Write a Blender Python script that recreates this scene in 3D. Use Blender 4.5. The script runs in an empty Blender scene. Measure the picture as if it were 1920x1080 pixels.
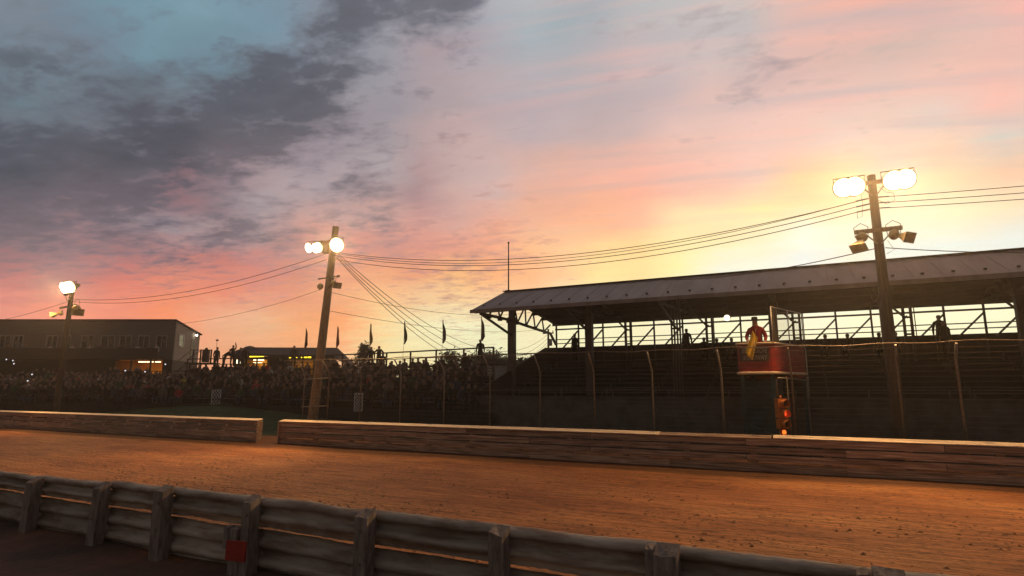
import bpy, math, random
from mathutils import Vector, Matrix, noise as mnoise
random.seed(7)
S = bpy.context.scene
COL = S.collection
R = math.radians
# ------------------------------------------------------------------ camera model
F = 1100.0; CH = 2.5
PIT = math.atan(189 / F)
YAW = math.pi / 2 - math.atan(2210 * math.cos(PIT) / F)
FW = (-math.sin(YAW), math.cos(YAW)); RT = (math.cos(YAW), math.sin(YAW))
def ray(u, v):
    x = u - 960; y = 540 - v
    h = F * math.cos(PIT) - y * math.sin(PIT); up = F * math.sin(PIT) + y * math.cos(PIT)
    return (RT[0] * x + FW[0] * h, RT[1] * x + FW[1] * h, up)
def PY(u, v, Y):
    d = ray(u, v); t = Y / d[1]; return Vector((d[0] * t, Y, CH + d[2] * t))
def PX(u, v, X):
    d = ray(u, v); t = X / d[0]; return Vector((X, d[1] * t, CH + d[2] * t))
def PD(u, v, D):
    d = ray(u, v); t = D / (d[0] * FW[0] + d[1] * FW[1]); return Vector((d[0] * t, d[1] * t, CH + d[2] * t))
def PZD(u, D, z):          # point straight out at picture column u, distance D, height z
    p = PD(u, 729, D); return Vector((p.x, p.y, z))

# ------------------------------------------------------------------ materials
def lin(c):
    c = c / 255.0
    return c / 12.92 if c <= 0.04045 else ((c + 0.055) / 1.055) ** 2.4
def mat(name, c1, c2=None, rough=0.8, scale=6.0, stretch=(1, 1, 1), bump=0.0, metal=0.0, detail=6.0, contrast=(0.35, 0.65), dist=0.02, emit=None, estr=0.0, bscale=None, coord='Object', c3=None, vary=0.0):
    m = bpy.data.materials.new(name); m.use_nodes = True
    nt = m.node_tree; N = nt.nodes; L = nt.links
    b = N['Principled BSDF']
    b.inputs['Roughness'].default_value = rough; b.inputs['Metallic'].default_value = metal
    c2 = c2 or tuple(x * 0.7 for x in c1)
    tc = N.new('ShaderNodeTexCoord'); mp = N.new('ShaderNodeMapping'); mp.inputs['Scale'].default_value = stretch
    L.new(tc.outputs[coord], mp.inputs['Vector'])
    n = N.new('ShaderNodeTexNoise'); n.inputs['Scale'].default_value = scale; n.inputs['Detail'].default_value = detail
    n.inputs['Roughness'].default_value = 0.62
    L.new(mp.outputs[0], n.inputs['Vector'])
    r = N.new('ShaderNodeValToRGB'); e = r.color_ramp.elements
    e[0].position = contrast[0]; e[0].color = (*c2, 1); e[1].position = contrast[1]; e[1].color = (*c1, 1)
    if c3:
        k = e.new(min(0.97, contrast[1] + 0.12)); k.color = (*c3, 1)
    L.new(n.outputs[0], r.inputs[0]); L.new(r.outputs[0], b.inputs['Base Color'])
    if vary:      # each board or panel weathers a little differently
        oi = N.new('ShaderNodeObjectInfo'); mr = N.new('ShaderNodeMapRange'); mr.inputs['To Min'].default_value = 1 - vary; mr.inputs['To Max'].default_value = 1 + vary
        L.new(oi.outputs['Random'], mr.inputs['Value']); vsx = N.new('ShaderNodeVectorMath'); vsx.operation = 'SCALE'; L.new(r.outputs[0], vsx.inputs[0]); L.new(mr.outputs[0], vsx.inputs['Scale']); L.new(vsx.outputs[0], b.inputs['Base Color'])
        vo = N.new('ShaderNodeVectorMath'); vo.operation = 'SCALE'; vo.inputs[0].default_value = (37, 11, 23); L.new(oi.outputs['Random'], vo.inputs['Scale']); L.new(vo.outputs[0], mp.inputs['Location'])
    if bump:
        n2 = N.new('ShaderNodeTexNoise'); n2.inputs['Scale'].default_value = bscale or scale * 3; n2.inputs['Detail'].default_value = 8
        L.new(mp.outputs[0], n2.inputs['Vector'])
        bp = N.new('ShaderNodeBump'); bp.inputs['Strength'].default_value = bump; bp.inputs['Distance'].default_value = dist
        L.new(n2.outputs[0], bp.inputs['Height']); L.new(bp.outputs[0], b.inputs['Normal'])
    if emit:
        b.inputs['Emission Color'].default_value = (*emit, 1); b.inputs['Emission Strength'].default_value = estr
    return m
M = {}
M['wood_wall'] = mat('weathered_board', (0.36, 0.255, 0.19), (0.13, 0.08, 0.055), 0.85, 3.2, (0.3, 3, 7), 0.8, dist=0.015, contrast=(.36, .58), c3=(0.48, 0.37, 0.28), vary=.3)
M['wood_cap'] = mat('pale_cap_board', (0.75, 0.62, 0.45), (0.55, 0.42, 0.3), 0.75, 4, (0.4, 3, 4), 0.2, dist=0.005)
M['wood_post'] = mat('guardrail_post_wood', (0.27, 0.225, 0.20), (0.12, 0.09, 0.075), 0.9, 5, (3, 3, 0.7), 0.7, dist=0.012)
M['steel_rail'] = mat('weathered_guardrail_steel', (0.36, 0.305, 0.26), (0.22, 0.16, 0.125), 0.8, 2.2, (0.6, 2, 3), 0.7, metal=0.05, dist=0.012, c3=(0.42, 0.37, 0.32), bscale=16, contrast=(.40, .54), vary=.18)
M['pole_wood'] = mat('creosote_pole', (0.32, 0.23, 0.14), (0.15, 0.10, 0.06), 0.85, 4, (5, 5, 0.5), 0.5, dist=0.01)
M['pole_dark'] = mat('dark_timber', (0.06, 0.043, 0.03), (0.03, 0.02, 0.014), 0.85, 4, (3, 3, 1), 0.3)
M['pole_mid'] = mat('brown_pole', (0.085, 0.06, 0.042), (0.04, 0.027, 0.018), 0.85, 4, (5, 5, 0.5), 0.5, dist=0.01)
M['galv'] = mat('galvanised_pipe', (0.27, 0.25, 0.225), (0.15, 0.135, 0.12), 0.5, 14, (1, 1, 1), 0.1, metal=0.5)
M['bright_pipe'] = mat('bright_pipe', (0.62, 0.58, 0.52), (0.45, 0.42, 0.38), 0.45, 12, metal=0.3)
M['galv_dull'] = mat('rusty_pipe', (0.22, 0.18, 0.15), (0.12, 0.08, 0.06), 0.6, 12, (1, 1, 1), 0.1, metal=0.4)
M['roof_metal'] = mat('painted_roof_sheet', (0.25, 0.205, 0.19), (0.17, 0.13, 0.115), 0.55, .8, (2.0, 0.35, 0.35), 0.15, metal=0.2)
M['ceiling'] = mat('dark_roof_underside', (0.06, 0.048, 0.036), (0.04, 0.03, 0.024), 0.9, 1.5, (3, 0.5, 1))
M['steel_dark'] = mat('dark_painted_steel', (0.085, 0.066, 0.045), (0.05, 0.038, 0.026), 0.6, 3)
M['steel_column'] = mat('brown_painted_column', (0.115, 0.085, 0.065), (0.075, 0.055, 0.042), 0.6, 2.5, (1, 1, .4))
M['bench'] = mat('weathered_bench_plank', (0.085, 0.072, 0.06), (0.045, 0.04, 0.034), 0.6, 3, (0.5, 2, 2), vary=.35)
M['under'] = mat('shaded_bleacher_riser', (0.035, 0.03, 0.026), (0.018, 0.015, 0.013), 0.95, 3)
M['concrete'] = mat('front_wall_block', (0.11, 0.10, 0.09), (0.06, 0.055, 0.05), 0.9, 2, (1, 1, 1), 0.2)
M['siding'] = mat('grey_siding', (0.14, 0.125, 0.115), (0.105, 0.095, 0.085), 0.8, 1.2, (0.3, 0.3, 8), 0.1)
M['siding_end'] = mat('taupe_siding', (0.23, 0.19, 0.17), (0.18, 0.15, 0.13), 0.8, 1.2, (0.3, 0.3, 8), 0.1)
M['frame_white'] = mat('white_window_frame', (0.42, 0.40, 0.38), (0.32, 0.3, 0.28), 0.6, 5)
M['glass_dark'] = mat('dark_window_glass', (0.02, 0.022, 0.022), (0.012, 0.012, 0.012), 0.15, 2)
M['roof_dark'] = mat('dark_shingle_roof', (0.05, 0.035, 0.03), (0.03, 0.022, 0.02), 0.85, 3)
M['door'] = mat('dark_green_door', (0.06, 0.055, 0.035), None, 0.6, 4)
M['interior'] = mat('lit_amber_room', (0.55, 0.30, 0.07), (0.42, 0.2, 0.04), 0.8, 1.0)
M['red_paint'] = mat('red_panel_paint', (0.34, 0.028, 0.018), (0.19, 0.016, 0.012), 0.5, 3, bump=0.1)
M['red_sign'] = mat('red_marker_paint', (0.35, 0.022, 0.012), (0.24, 0.012, 0.008), 0.6, 5)
M['banner'] = mat('dark_banner', (0.09, 0.07, 0.055), (0.06, 0.05, 0.04), 0.7, 5)
M['letter'] = mat('silver_lettering', (0.36, 0.32, 0.27), (0.24, 0.21, 0.18), 0.5, 8)
M['teal'] = mat('teal_stair_steel', (0.012, 0.06, 0.08), (0.007, 0.03, 0.04), 0.6, 3)
M['signal_yellow'] = mat('signal_housing_yellow', (0.50, 0.17, 0.03), (0.32, 0.09, 0.02), 0.5, 6, bump=0.1)
M['black'] = mat('black_rubber', (0.02, 0.018, 0.016), None, 0.7, 5)
M['horn'] = mat('weathered_horn_paint', (0.42, 0.33, 0.17), (0.25, 0.19, 0.10), 0.6, 8)
M['cable'] = mat('aged_cable', (0.10, 0.055, 0.04), None, 0.7, 5)
M['flag_yellow'] = mat('yellow_flag_cloth', (0.80, 0.50, 0.03), (0.62, 0.36, 0.02), 0.8, 6, bump=0.2)
M['skin'] = mat('skin', (0.42, 0.24, 0.16), (0.36, 0.2, 0.13), 0.6, 8)
M['lattice'] = mat('white_lattice', (0.75, 0.73, 0.70), None, 0.7, 5)
M['foliage'] = mat('dark_foliage', (0.045, 0.06, 0.025), (0.02, 0.028, 0.012), 0.9, 3)
M['bark'] = mat('bark', (0.08, 0.055, 0.04), None, 0.9, 8, bump=0.3)
M['leaf'] = mat('dry_leaf', (0.5, 0.32, 0.16), (0.3, 0.17, 0.08), 0.8, 9)
M['shed'] = mat('pale_shed_siding', (0.30, 0.27, 0.25), (0.22, 0.2, 0.19), 0.8, 1.5, (6, 6, .3))
M['soil'] = mat('clod_soil', (0.28, 0.14, 0.07), (0.12, 0.06, 0.03), 0.95, 8, bump=0.3)
def emis(name, c, s, c2=None):
    return mat(name, c, c, 0.5, 3, emit=c, estr=s)
M['lamp_hot'] = emis('lit_lamp_lens', (1.0, 0.86, 0.62), 45)
M['lamp_mid'] = emis('lit_reflector', (1.0, 0.88, 0.62), 10)
M['lamp_rim'] = emis('lit_reflector_rim', (1.0, 0.78, 0.40), 2.0)
M['lamp_small'] = emis('lit_small_lamp', (1.0, 0.95, 0.7), 25)
M['tube_yellow'] = emis('lit_yellow_tube', (1.0, 0.72, 0.03), 2.2)
M['tube_white'] = emis('lit_white_tube', (1.0, 0.85, 0.5), 3.0)
M['lens_red'] = emis('lit_red_lens', (1.0, 0.085, 0.02), .95)
M['lens_orange'] = emis('lit_orange_lens', (1.0, 0.17, 0.02), 1.6)
M['phone'] = emis('lit_phone_screen', (0.9, 0.9, 1.0), 1.2)
CLOTH = {}
for n, c in dict(black=(0.014, 0.012, 0.012), charcoal=(0.03, 0.028, 0.028), navy=(0.015, 0.018, 0.035), brown=(0.045, 0.028, 0.02), grey=(0.10, 0.09, 0.09),
                 white=(0.55, 0.52, 0.5), red=(0.38, 0.03, 0.03), yellow=(0.5, 0.38, 0.06), blue=(0.05, 0.09, 0.2), green=(0.03, 0.07, 0.035), pink=(0.42, 0.2, 0.2), denim=(0.04, 0.055, 0.09)).items():
    CLOTH[n] = mat('cloth_' + n, c, tuple(x * 0.75 for x in c), 0.9, 9)
# seat mesh screen: see-through net
ms = M['net'] = mat('fine_safety_net', (0.30, 0.26, 0.2), (0.24, 0.2, 0.16), 0.6, 40)
nt = ms.node_tree; tr = nt.nodes.new('ShaderNodeBsdfTransparent'); mx = nt.nodes.new('ShaderNodeMixShader'); mx.inputs[0].default_value = 0.26
nt.links.new(tr.outputs[0], mx.inputs[1]); nt.links.new(nt.nodes['Principled BSDF'].outputs[0], mx.inputs[2])
nt.links.new(mx.outputs[0], nt.nodes['Material Output'].inputs['Surface'])

# track dirt: streaked, grooved clay
def track_mat():
    m = bpy.data.materials.new('clay_track'); m.use_nodes = True; nt = m.node_tree; N = nt.nodes; L = nt.links
    b = N['Principled BSDF']; b.inputs['Roughness'].default_value = 0.78
    b.inputs['Specular IOR Level'].default_value = 0.35
    tc = N.new('ShaderNodeTexCoord')
    def noise(sc, st, det=6, rough=0.6, rotz=0.0):
        mp = N.new('ShaderNodeMapping'); mp.inputs['Scale'].default_value = st; mp.inputs['Rotation'].default_value = (0, 0, rotz); L.new(tc.outputs['Object'], mp.inputs[0])
        n = N.new('ShaderNodeTexNoise'); n.inputs['Scale'].default_value = sc; n.inputs['Detail'].default_value = det; n.inputs['Roughness'].default_value = rough
        L.new(mp.outputs[0], n.inputs[0]); return n.outputs[0]
    def ramp(src, stops):
        r = N.new('ShaderNodeValToRGB'); e = r.color_ramp.elements
        e[0].position, e[0].color = stops[0][0], (*stops[0][1], 1); e[1].position, e[1].color = stops[-1][0], (*stops[-1][1], 1)
        for p, c in stops[1:-1]:
            k = e.new(p); k.color = (*c, 1)
        L.new(src, r.inputs[0]); return r.outputs[0]
    def mixc(f, a, c, mode='MIX'):
        x = N.new('ShaderNodeMix'); x.data_type = 'RGBA'; x.blend_type = mode
        if isinstance(f, float): x.inputs[0].default_value = f
        else: L.new(f, x.inputs[0])
        L.new(a, x.inputs[6]); L.new(c, x.inputs[7]); return x.outputs[2]
    broad = ramp(noise(0.16, (1, 2.2, 1), 5), [(0.32, (0.21, 0.068, 0.022)), (0.48, (0.32, 0.12, 0.042)), (0.68, (0.42, 0.19, 0.072))])
    streak = ramp(noise(2.0, (0.3, 5.0, 1), 8, 0.7, 0.01), [(0.35, (0.30, 0.28, 0.27)), (0.5, (0.85, 0.85, 0.85)), (0.64, (1.5, 1.42, 1.3))])
    c = mixc(0.8, broad, streak, 'MULTIPLY')
    patch = ramp(noise(0.35, (0.5, 1.6, 1), 4), [(0.36, (0.15, 0.15, 0.15)), (0.56, (1, 1, 1))])
    crumbs = ramp(noise(7.5, (0.55, 2.0, 1), 5, 0.65), [(0.38, (0.2, 0.16, 0.14)), (0.46, (1, 1, 1))])
    c2 = mixc(patch, c, mixc(1.0, c, crumbs, 'MULTIPLY'))
    # shadow of the board wall painted into the clay, with a ragged edge
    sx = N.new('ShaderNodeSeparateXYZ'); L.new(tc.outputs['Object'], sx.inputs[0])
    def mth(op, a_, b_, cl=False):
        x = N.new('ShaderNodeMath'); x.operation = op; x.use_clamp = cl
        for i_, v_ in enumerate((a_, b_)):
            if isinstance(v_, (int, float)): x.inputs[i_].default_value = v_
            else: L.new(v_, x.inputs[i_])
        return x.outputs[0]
    shadef = mth('DIVIDE', mth('SUBTRACT', mth('ADD', sx.outputs[1], mth('MULTIPLY', noise(0.8, (.5, 1, 1), 6), 1.2)), 18.95), .45, True)
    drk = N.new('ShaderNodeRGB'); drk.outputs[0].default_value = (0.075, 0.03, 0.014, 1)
    c2 = mixc(mth('MULTIPLY', shadef, .85), c2, drk.outputs[0])
    speck = ramp(noise(16.0, (0.5, 1.5, 1), 4, .6), [(0.34, (0.35, 0.3, 0.28)), (0.42, (1, 1, 1))])
    c2 = mixc(.8, c2, speck, 'MULTIPLY')
    L.new(c2, b.inputs['Base Color'])
    h1 = noise(3.0, (0.3, 5.0, 1), 8, 0.7, 0.01); h2 = noise(9.0, (0.6, 1.6, 1), 6, 0.6)
    ad = N.new('ShaderNodeMath'); ad.operation = 'ADD'; L.new(h1, ad.inputs[0]); L.new(h2, ad.inputs[1])
    bp = N.new('ShaderNodeBump'); bp.inputs['Strength'].default_value = 1.0; bp.inputs['Distance'].default_value = 0.09
    L.new(ad.outputs[0], bp.inputs['Height']); L.new(bp.outputs[0], b.inputs['Normal'])
    return m
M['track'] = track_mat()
M['infield'] = mat('dark_infield_soil', (0.20, 0.085, 0.055), (0.055, 0.035, 0.024), 0.95, 0.7, (1, 1, 1), 0.8, dist=0.03, bscale=9, contrast=(0.4, 0.7))
M['grass'] = mat('dark_grass', (0.06, 0.085, 0.025), (0.03, 0.045, 0.015), 0.95, 1.4, (1, 1, 1), 0.9, dist=0.05, bscale=30)
M['far_ground'] = mat('far_fields', (0.05, 0.06, 0.03), (0.03, 0.035, 0.02), 0.95, 0.05)

# ------------------------------------------------------------------ mesh builder
class MB:
    def __init__(s): s.v = []; s.f = []; s.sm = []; s.mi = []
    def add(s, vs, fs, smooth=False, mi=0):
        o = len(s.v); s.v += [tuple(x) for x in vs]
        for f in fs: s.f.append([o + i for i in f]); s.sm.append(smooth); s.mi.append(mi)
        return s
    def box(s, c, d, rz=0.0, jit=0.0, mi=0, mtx=None):
        hx, hy, hz = d[0] / 2, d[1] / 2, d[2] / 2
        vs = []
        for x in (-hx, hx):
            for y in (-hy, hy):
                for z in (-hz, hz):
                    p = Vector((x + random.uniform(-jit, jit), y + random.uniform(-jit, jit), z + random.uniform(-jit, jit)))
                    if mtx: p = mtx @ p
                    else: p = Matrix.Rotation(rz, 3, 'Z') @ p
                    vs.append(p + Vector(c))
        return s.add(vs, [(0, 1, 3, 2), (4, 6, 7, 5), (0, 4, 5, 1), (2, 3, 7, 6), (0, 2, 6, 4), (1, 5, 7, 3)], mi=mi)
    def bar(s, a, b, w, h=None, mi=0, up=(0, 0, 1)):      # box section between two points
        a = Vector(a); b = Vector(b); h = h or w
        d = (b - a); L_ = d.length; d.normalize()
        upv = Vector(up)
        if abs(d.dot(upv)) > 0.98: upv = Vector((0, 1, 0))
        x = d.cross(upv).normalized(); y = x.cross(d)
        vs = []
        for p in (a, b):
            for sx, sy in ((-1, -1), (1, -1), (1, 1), (-1, 1)): vs.append(p + x * (w / 2 * sx) + y * (h / 2 * sy))
        return s.add(vs, [(3, 2, 1, 0), (4, 5, 6, 7), (0, 1, 5, 4), (1, 2, 6, 5), (2, 3, 7, 6), (3, 0, 4, 7)], mi=mi)
    def tube(s, pts, r, n=8, mi=0, cap=True):
        pts = [Vector(p) for p in pts]; rs = r if isinstance(r, (list, tuple)) else [r] * len(pts)
        o = []; up = Vector((0, 0, 1))
        for i, p in enumerate(pts):
            d = (pts[min(i + 1, len(pts) - 1)] - pts[max(i - 1, 0)]).normalized()
            u = up if abs(d.z) < 0.95 else Vector((0, 1, 0))
            x = d.cross(u).normalized(); y = x.cross(d)
            for k in range(n):
                a = 2 * math.pi * k / n; o.append(p + x * (rs[i] * math.cos(a)) + y * (rs[i] * math.sin(a)))
        fs = []
        for i in range(len(pts) - 1):
            for k in range(n): fs.append((i * n + k, i * n + (k + 1) % n, (i + 1) * n + (k + 1) % n, (i + 1) * n + k))
        s.add(o, fs, True, mi)
        if cap:
            b = len(s.v) - len(o)
            s.f.append([b + k for k in range(n)][::-1]); s.sm.append(False); s.mi.append(mi)
            s.f.append([b + (len(pts) - 1) * n + k for k in range(n)]); s.sm.append(False); s.mi.append(mi)
        return s
    def sphere(s, c, r, n=12, m=8, sc=(1, 1, 1), mi=0):
        vs = []; c = Vector(c)
        for i in range(m + 1):
            t = math.pi * i / m
            for k in range(n):
                a = 2 * math.pi * k / n
                vs.append(c + Vector((r * sc[0] * math.sin(t) * math.cos(a), r * sc[1] * math.sin(t) * math.sin(a), r * sc[2] * math.cos(t))))
        fs = [(i * n + k, (i + 1) * n + k, (i + 1) * n + (k + 1) % n, i * n + (k + 1) % n) for i in range(m) for k in range(n)]
        return s.add(vs, fs, True, mi)
    def mesh(s, name, mats):
        me = bpy.data.meshes.new(name); me.from_pydata(s.v, [], s.f)
        me.polygons.foreach_set('use_smooth', s.sm); me.polygons.foreach_set('material_index', s.mi)
        for m in (mats if isinstance(mats, (list, tuple)) else [mats]): me.materials.append(m)
        me.update(); return me
    def build(s, name, mats, parent=None):
        o = bpy.data.objects.new(name, s.mesh(name, mats)); COL.objects.link(o)
        if parent: o.parent = parent
        return o
def tag(o, label=None, cat=None, group=None, kind=None):
    if label: o['label'] = label
    if cat: o['category'] = cat
    if group: o['group'] = group
    if kind: o['kind'] = kind
    return o
def empty(name, loc=(0, 0, 0), rz=0.0):
    o = bpy.data.objects.new(name, None); COL.objects.link(o); o.location = loc; o.rotation_euler.z = rz
    o.empty_display_size = 0.1; return o
def local(e, p):   # world point -> local of an un-rotated empty
    return Vector(p) - Vector(e.location)
def copy_tree(o, parent=None):
    c = o.copy(); COL.objects.link(c); c.parent = parent
    for ch in list(o.children): copy_tree(ch, c)
    return c

# ------------------------------------------------------------------ ground
def ground_z(x, y):
    t = max(0.0, min(1.0, (y - 20.8) / 9.0)); k = max(0.0, min(1.0, (-13.0 - x) / 8.0))
    w = max(0.0, min(1.0, (-24.0 - x) / 12.0))
    return k * (1.2 + 0.6 * w) * t * t * (3 - 2 * t)
def grid(name, xs, ys, zf, m, smooth=True):
    mb = MB(); vs = [(x, y, zf(x, y)) for y in ys for x in xs]; nx = len(xs)
    fs = [(j * nx + i, j * nx + i + 1, (j + 1) * nx + i + 1, (j + 1) * nx + i) for j in range(len(ys) - 1) for i in range(nx - 1)]
    mb.add(vs, fs, smooth); return mb.build(name, m)
def fr(a, b, st):
    n = max(1, int(round((b - a) / st))); return [a + (b - a) * i / n for i in range(n + 1)]
g = grid('ground', fr(-3000, 3000, 300), fr(-3000, 3000, 300), lambda x, y: -0.25, M['far_ground']); tag(g, kind='structure')
g = grid('infield', fr(-40, 14, 0.5), fr(-14, 6.25, 0.5), lambda x, y: 0.03 + 0.04 * mnoise.noise(Vector((x * .5, y * .5, 0))) - 0.04 * (y < 6), M['infield']); tag(g, kind='structure')
def tz(x, y):
    return 0.0 + 0.022 * mnoise.noise(Vector((x * 0.2, y * 1.3, 0))) + 0.022 * mnoise.noise(Vector((x * 0.12, y * 4.0, 5))) + 0.010 * mnoise.noise(Vector((x * 1.6, y * 5.0, 9))) + (0.10 * max(0, (y - 18.6) / 0.7) ** 2 if y > 18.6 else 0)
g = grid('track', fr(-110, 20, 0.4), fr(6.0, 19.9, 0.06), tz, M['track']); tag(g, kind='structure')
g = grid('grass_bank', fr(-120, 40, 1.0), fr(19.7, 60, 0.6), lambda x, y: ground_z(x, y) + 0.02, M['grass']); tag(g, kind='structure')
# dirt passage through the wall opening
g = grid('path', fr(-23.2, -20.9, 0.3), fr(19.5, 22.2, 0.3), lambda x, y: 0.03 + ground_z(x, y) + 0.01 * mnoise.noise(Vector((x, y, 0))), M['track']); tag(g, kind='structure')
# loose clods on the clay
mb = MB()
for i in range(5200):
    x = random.uniform(-26, 6); y = random.triangular(6.4, 18.8, 9.5); r = random.uniform(0.010, 0.04) * random.uniform(.6, 1.25)
    if mnoise.noise(Vector((x * .3, y * .8, 3))) < 0.02: continue
    z = tz(x, y); a = random.uniform(0, 6.28); vs = []
    for k in range(5): vs.append((x + 1.5 * r * math.cos(a + k * 1.256) * random.uniform(.7, 1.2), y + r * math.sin(a + k * 1.256) * random.uniform(.7, 1.2), z - 0.002))
    vs.append((x + random.uniform(-r, r) * .3, y, z + r * random.uniform(.5, .9)))
    mb.add(vs, [(k, (k + 1) % 5, 5) for k in range(5)])
o = mb.build('gravel', M['soil']); tag(o, 'loose dark clods of clay scattered over the dirt racing surface', 'dirt', kind='stuff')
# grass tufts behind the boards
mb = MB()
for i in range(9000):
    x = random.uniform(-50, -17); y = 19.9 + abs(random.gauss(0, 3.0)); z = ground_z(x, y)
    if y > 30 or (-23.0 < x < -21.1 and y < 22): continue
    h = random.uniform(.05, .16); a = random.uniform(0, 3.14); dx = .012 * math.cos(a); dy = .012 * math.sin(a)
    mb.add([(x - dx, y - dy, z), (x + dx, y + dy, z), (x + random.uniform(-.05, .05), y + random.uniform(-.05, .05), z + h)], [(0, 1, 2)])
o = mb.build('grass', M['grass']); tag(o, 'short dark green grass on the bank behind the board wall', 'grass', kind='stuff')

# ------------------------------------------------------------------ near guardrail
gr = empty('guardrail', (-5, 6.1, 0)); tag(gr, 'dented corrugated steel guardrail on thick timber posts along the infield side', 'guardrail')
PXs = [-20.4, -18.5, -16.5, -14.55, -12.68, -10.61, -8.94, -7.01, -5.03, -3.16, -1.36, 0.42, 2.3, 4.2]
def dent(x, z, s): return mnoise.noise(Vector((x * 0.9, z * 1.5, s)))
def rail_sheet(x0, x1, z0, z1, waves, seed, yoff):
    mb = MB(); nx = 26; nz = 30; vs = []
    for side in (0, 1):
        for i in range(nx + 1):
            x = x0 + (x1 - x0) * i / nx
            top = z1 + 0.022 * dent(x * 1.7, 0, seed + 9) + 0.008 * mnoise.noise(Vector((x * 9, seed, 0)))
            bot = z0 + 0.018 * dent(x * 2.2, 0, seed + 4) + 0.010 * mnoise.noise(Vector((x * 11, seed, 4)))
            for j in range(nz + 1):
                t = j / nz; z = bot + (top - bot) * t
                w = math.sin(t * waves * 2 * math.pi + 0.5)
                w = math.copysign(abs(w) ** 0.5, w)
                y = 0.055 * w + 0.022 * dent(x, z, seed) + yoff - (0.006 if side else 0)
                vs.append((x + 5, y, z))
    a = (nx + 1) * (nz + 1); fs = []
    for i in range(nx):
        for j in range(nz):
            q = i * (nz + 1) + j; fs.append((q, q + nz + 1, q + nz + 2, q + 1)); fs.append((a + q + 1, a + q + nz + 2, a + q + nz + 1, a + q))
    for i in range(nx):
        q = i * (nz + 1) + nz; fs.append((q, q + nz + 1, a + q + nz + 1, a + q))
        q = i * (nz + 1); fs.append((a + q, a + q + nz + 1, q + nz + 1, q))
    mb.add(vs, fs, True); return mb
for k in range(len(PXs) - 1):
    x0, x1 = PXs[k] - 0.03, PXs[k + 1] + 0.03
    hz = {4: .95, 5: .98}.get(k, 1.0) if PXs[k] > -14 else 0.92
    rail_sheet(x0, x1, 0.592, hz, 2.0, k * 3.1, (k % 2) * 0.008).build('rail_panel', M['steel_rail'], gr)
    rail_sheet(x0, x1, -0.03, 0.582, 2.5, k * 3.1 + 50, 0.012 + (k % 2) * 0.008).build('lower_rail_panel', M['steel_rail'], gr)
def rough_post(x, y, w, d, z0, z1, lean=0.0, slope=0.04):
    mb = MB(); n = 12; vs = []; sec = [(-1, -1), (-.2, -1.02), (.5, -.99), (1, -1), (1, 1), (-1, 1)]
    for i in range(n + 1):
        t = i / n; z = z0 + (z1 - z0) * t
        for sx, sy in sec:
            ww = w / 2 * (1 + .10 * mnoise.noise(Vector((x + sx, sy, z * 2.5))))
            vs.append((x + sx * ww + lean * t + .012 * mnoise.noise(Vector((x, z * 3, 1))), y + sy * d / 2 + .01 * mnoise.noise(Vector((x, z * 4, sx * 3))), z + (slope * (-sy) * -0.5 + .03 * mnoise.noise(Vector((x * 3, sx * 2, sy)))) * (i == n)))
    m = len(sec); fs = [(i * m + k, i * m + (k + 1) % m, (i + 1) * m + (k + 1) % m, (i + 1) * m + k) for i in range(n) for k in range(m)]
    fs.append(tuple(n * m + k for k in range(m))); mb.add(vs, fs); return mb
for k, x in enumerate(PXs):
    w = [0.2, .24, .22, .25, .24, .23, .25, .17, .22, .2, .24, .26, .22, .2][k]
    top = 1.0 if x > -9.5 else (0.96 if x > -12 else .9)
    w *= .88; rough_post(x + 5, -0.15, w, 0.17, -0.1, top - .025 + [.0, .01, .0, .01, .01, .0, .03, .03, .02, .02, .02, .03, 0, 0][k], [0, .02, -.03, 0, .03, .05, -.02, -.02, .01, 0, 0, .02, 0, 0][k], 0.08).build('post', M['wood_post'], gr)
    for zb_ in (.42, .80):
        mb = MB(); mb.tube([(x + 5 + .01, -.245, zb_), (x + 5 + .01, -.225, zb_)], .022, 8); mb.build('bolt', M['galv_dull'], gr)
    if k in (7, 10, 11):   # narrow spliced timber beside the post
        rough_post(x + 5 - w * .75, -0.13, 0.08, 0.1, .45 if k == 7 else -.1, top, 0, .03).build('splice_board', M['wood_post'], gr)
rough_post(-7.22 + 5, -0.20, 0.14, 0.12, -0.1, 0.62, 0.0, .02).build('short_post', M['wood_post'], gr)
rough_post(-7.40 + 5, -0.19, 0.10, 0.10, 0.33, 0.62, 0.02, .02).build('short_post', M['wood_post'], gr)
# red marker
rs = empty('marker_sign', (-6.87, 5.62, 0)); tag(rs, 'small plain red square marker on a stake in front of the guardrail', 'marker')
mb = MB(); mb.box((0, 0, .42), (.29, .03, .25), rz=.25, jit=.008); mb.build('panel', M['red_sign'], rs)
mb = MB(); mb.bar((0, .03, -.05), (0, .03, .5), .04, .03); mb.build('stake', M['wood_post'], rs)
for i, (x, y) in enumerate(((-6.15, 5.45), (-5.95, 5.35), (-6.3, 5.5))):
    mb = MB(); a = i * 1.1
    mb.add([(0, 0, .0), (.09, .02, .03), (.16, .0, .05), (.08, -.04, .01)], [(0, 3, 1), (1, 3, 2)], True)
    o = mb.build('dry_leaf', M['leaf']); o.location = (x, y, 0.02); o.rotation_euler.z = a
    tag(o, ['curled pale dry leaf on the soil right of the red marker', 'pale dry leaf lying furthest right of the red marker', 'dry leaf nearest the red marker at the guardrail foot'][i], 'leaf', 'dry leaves under the guardrail')

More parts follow.
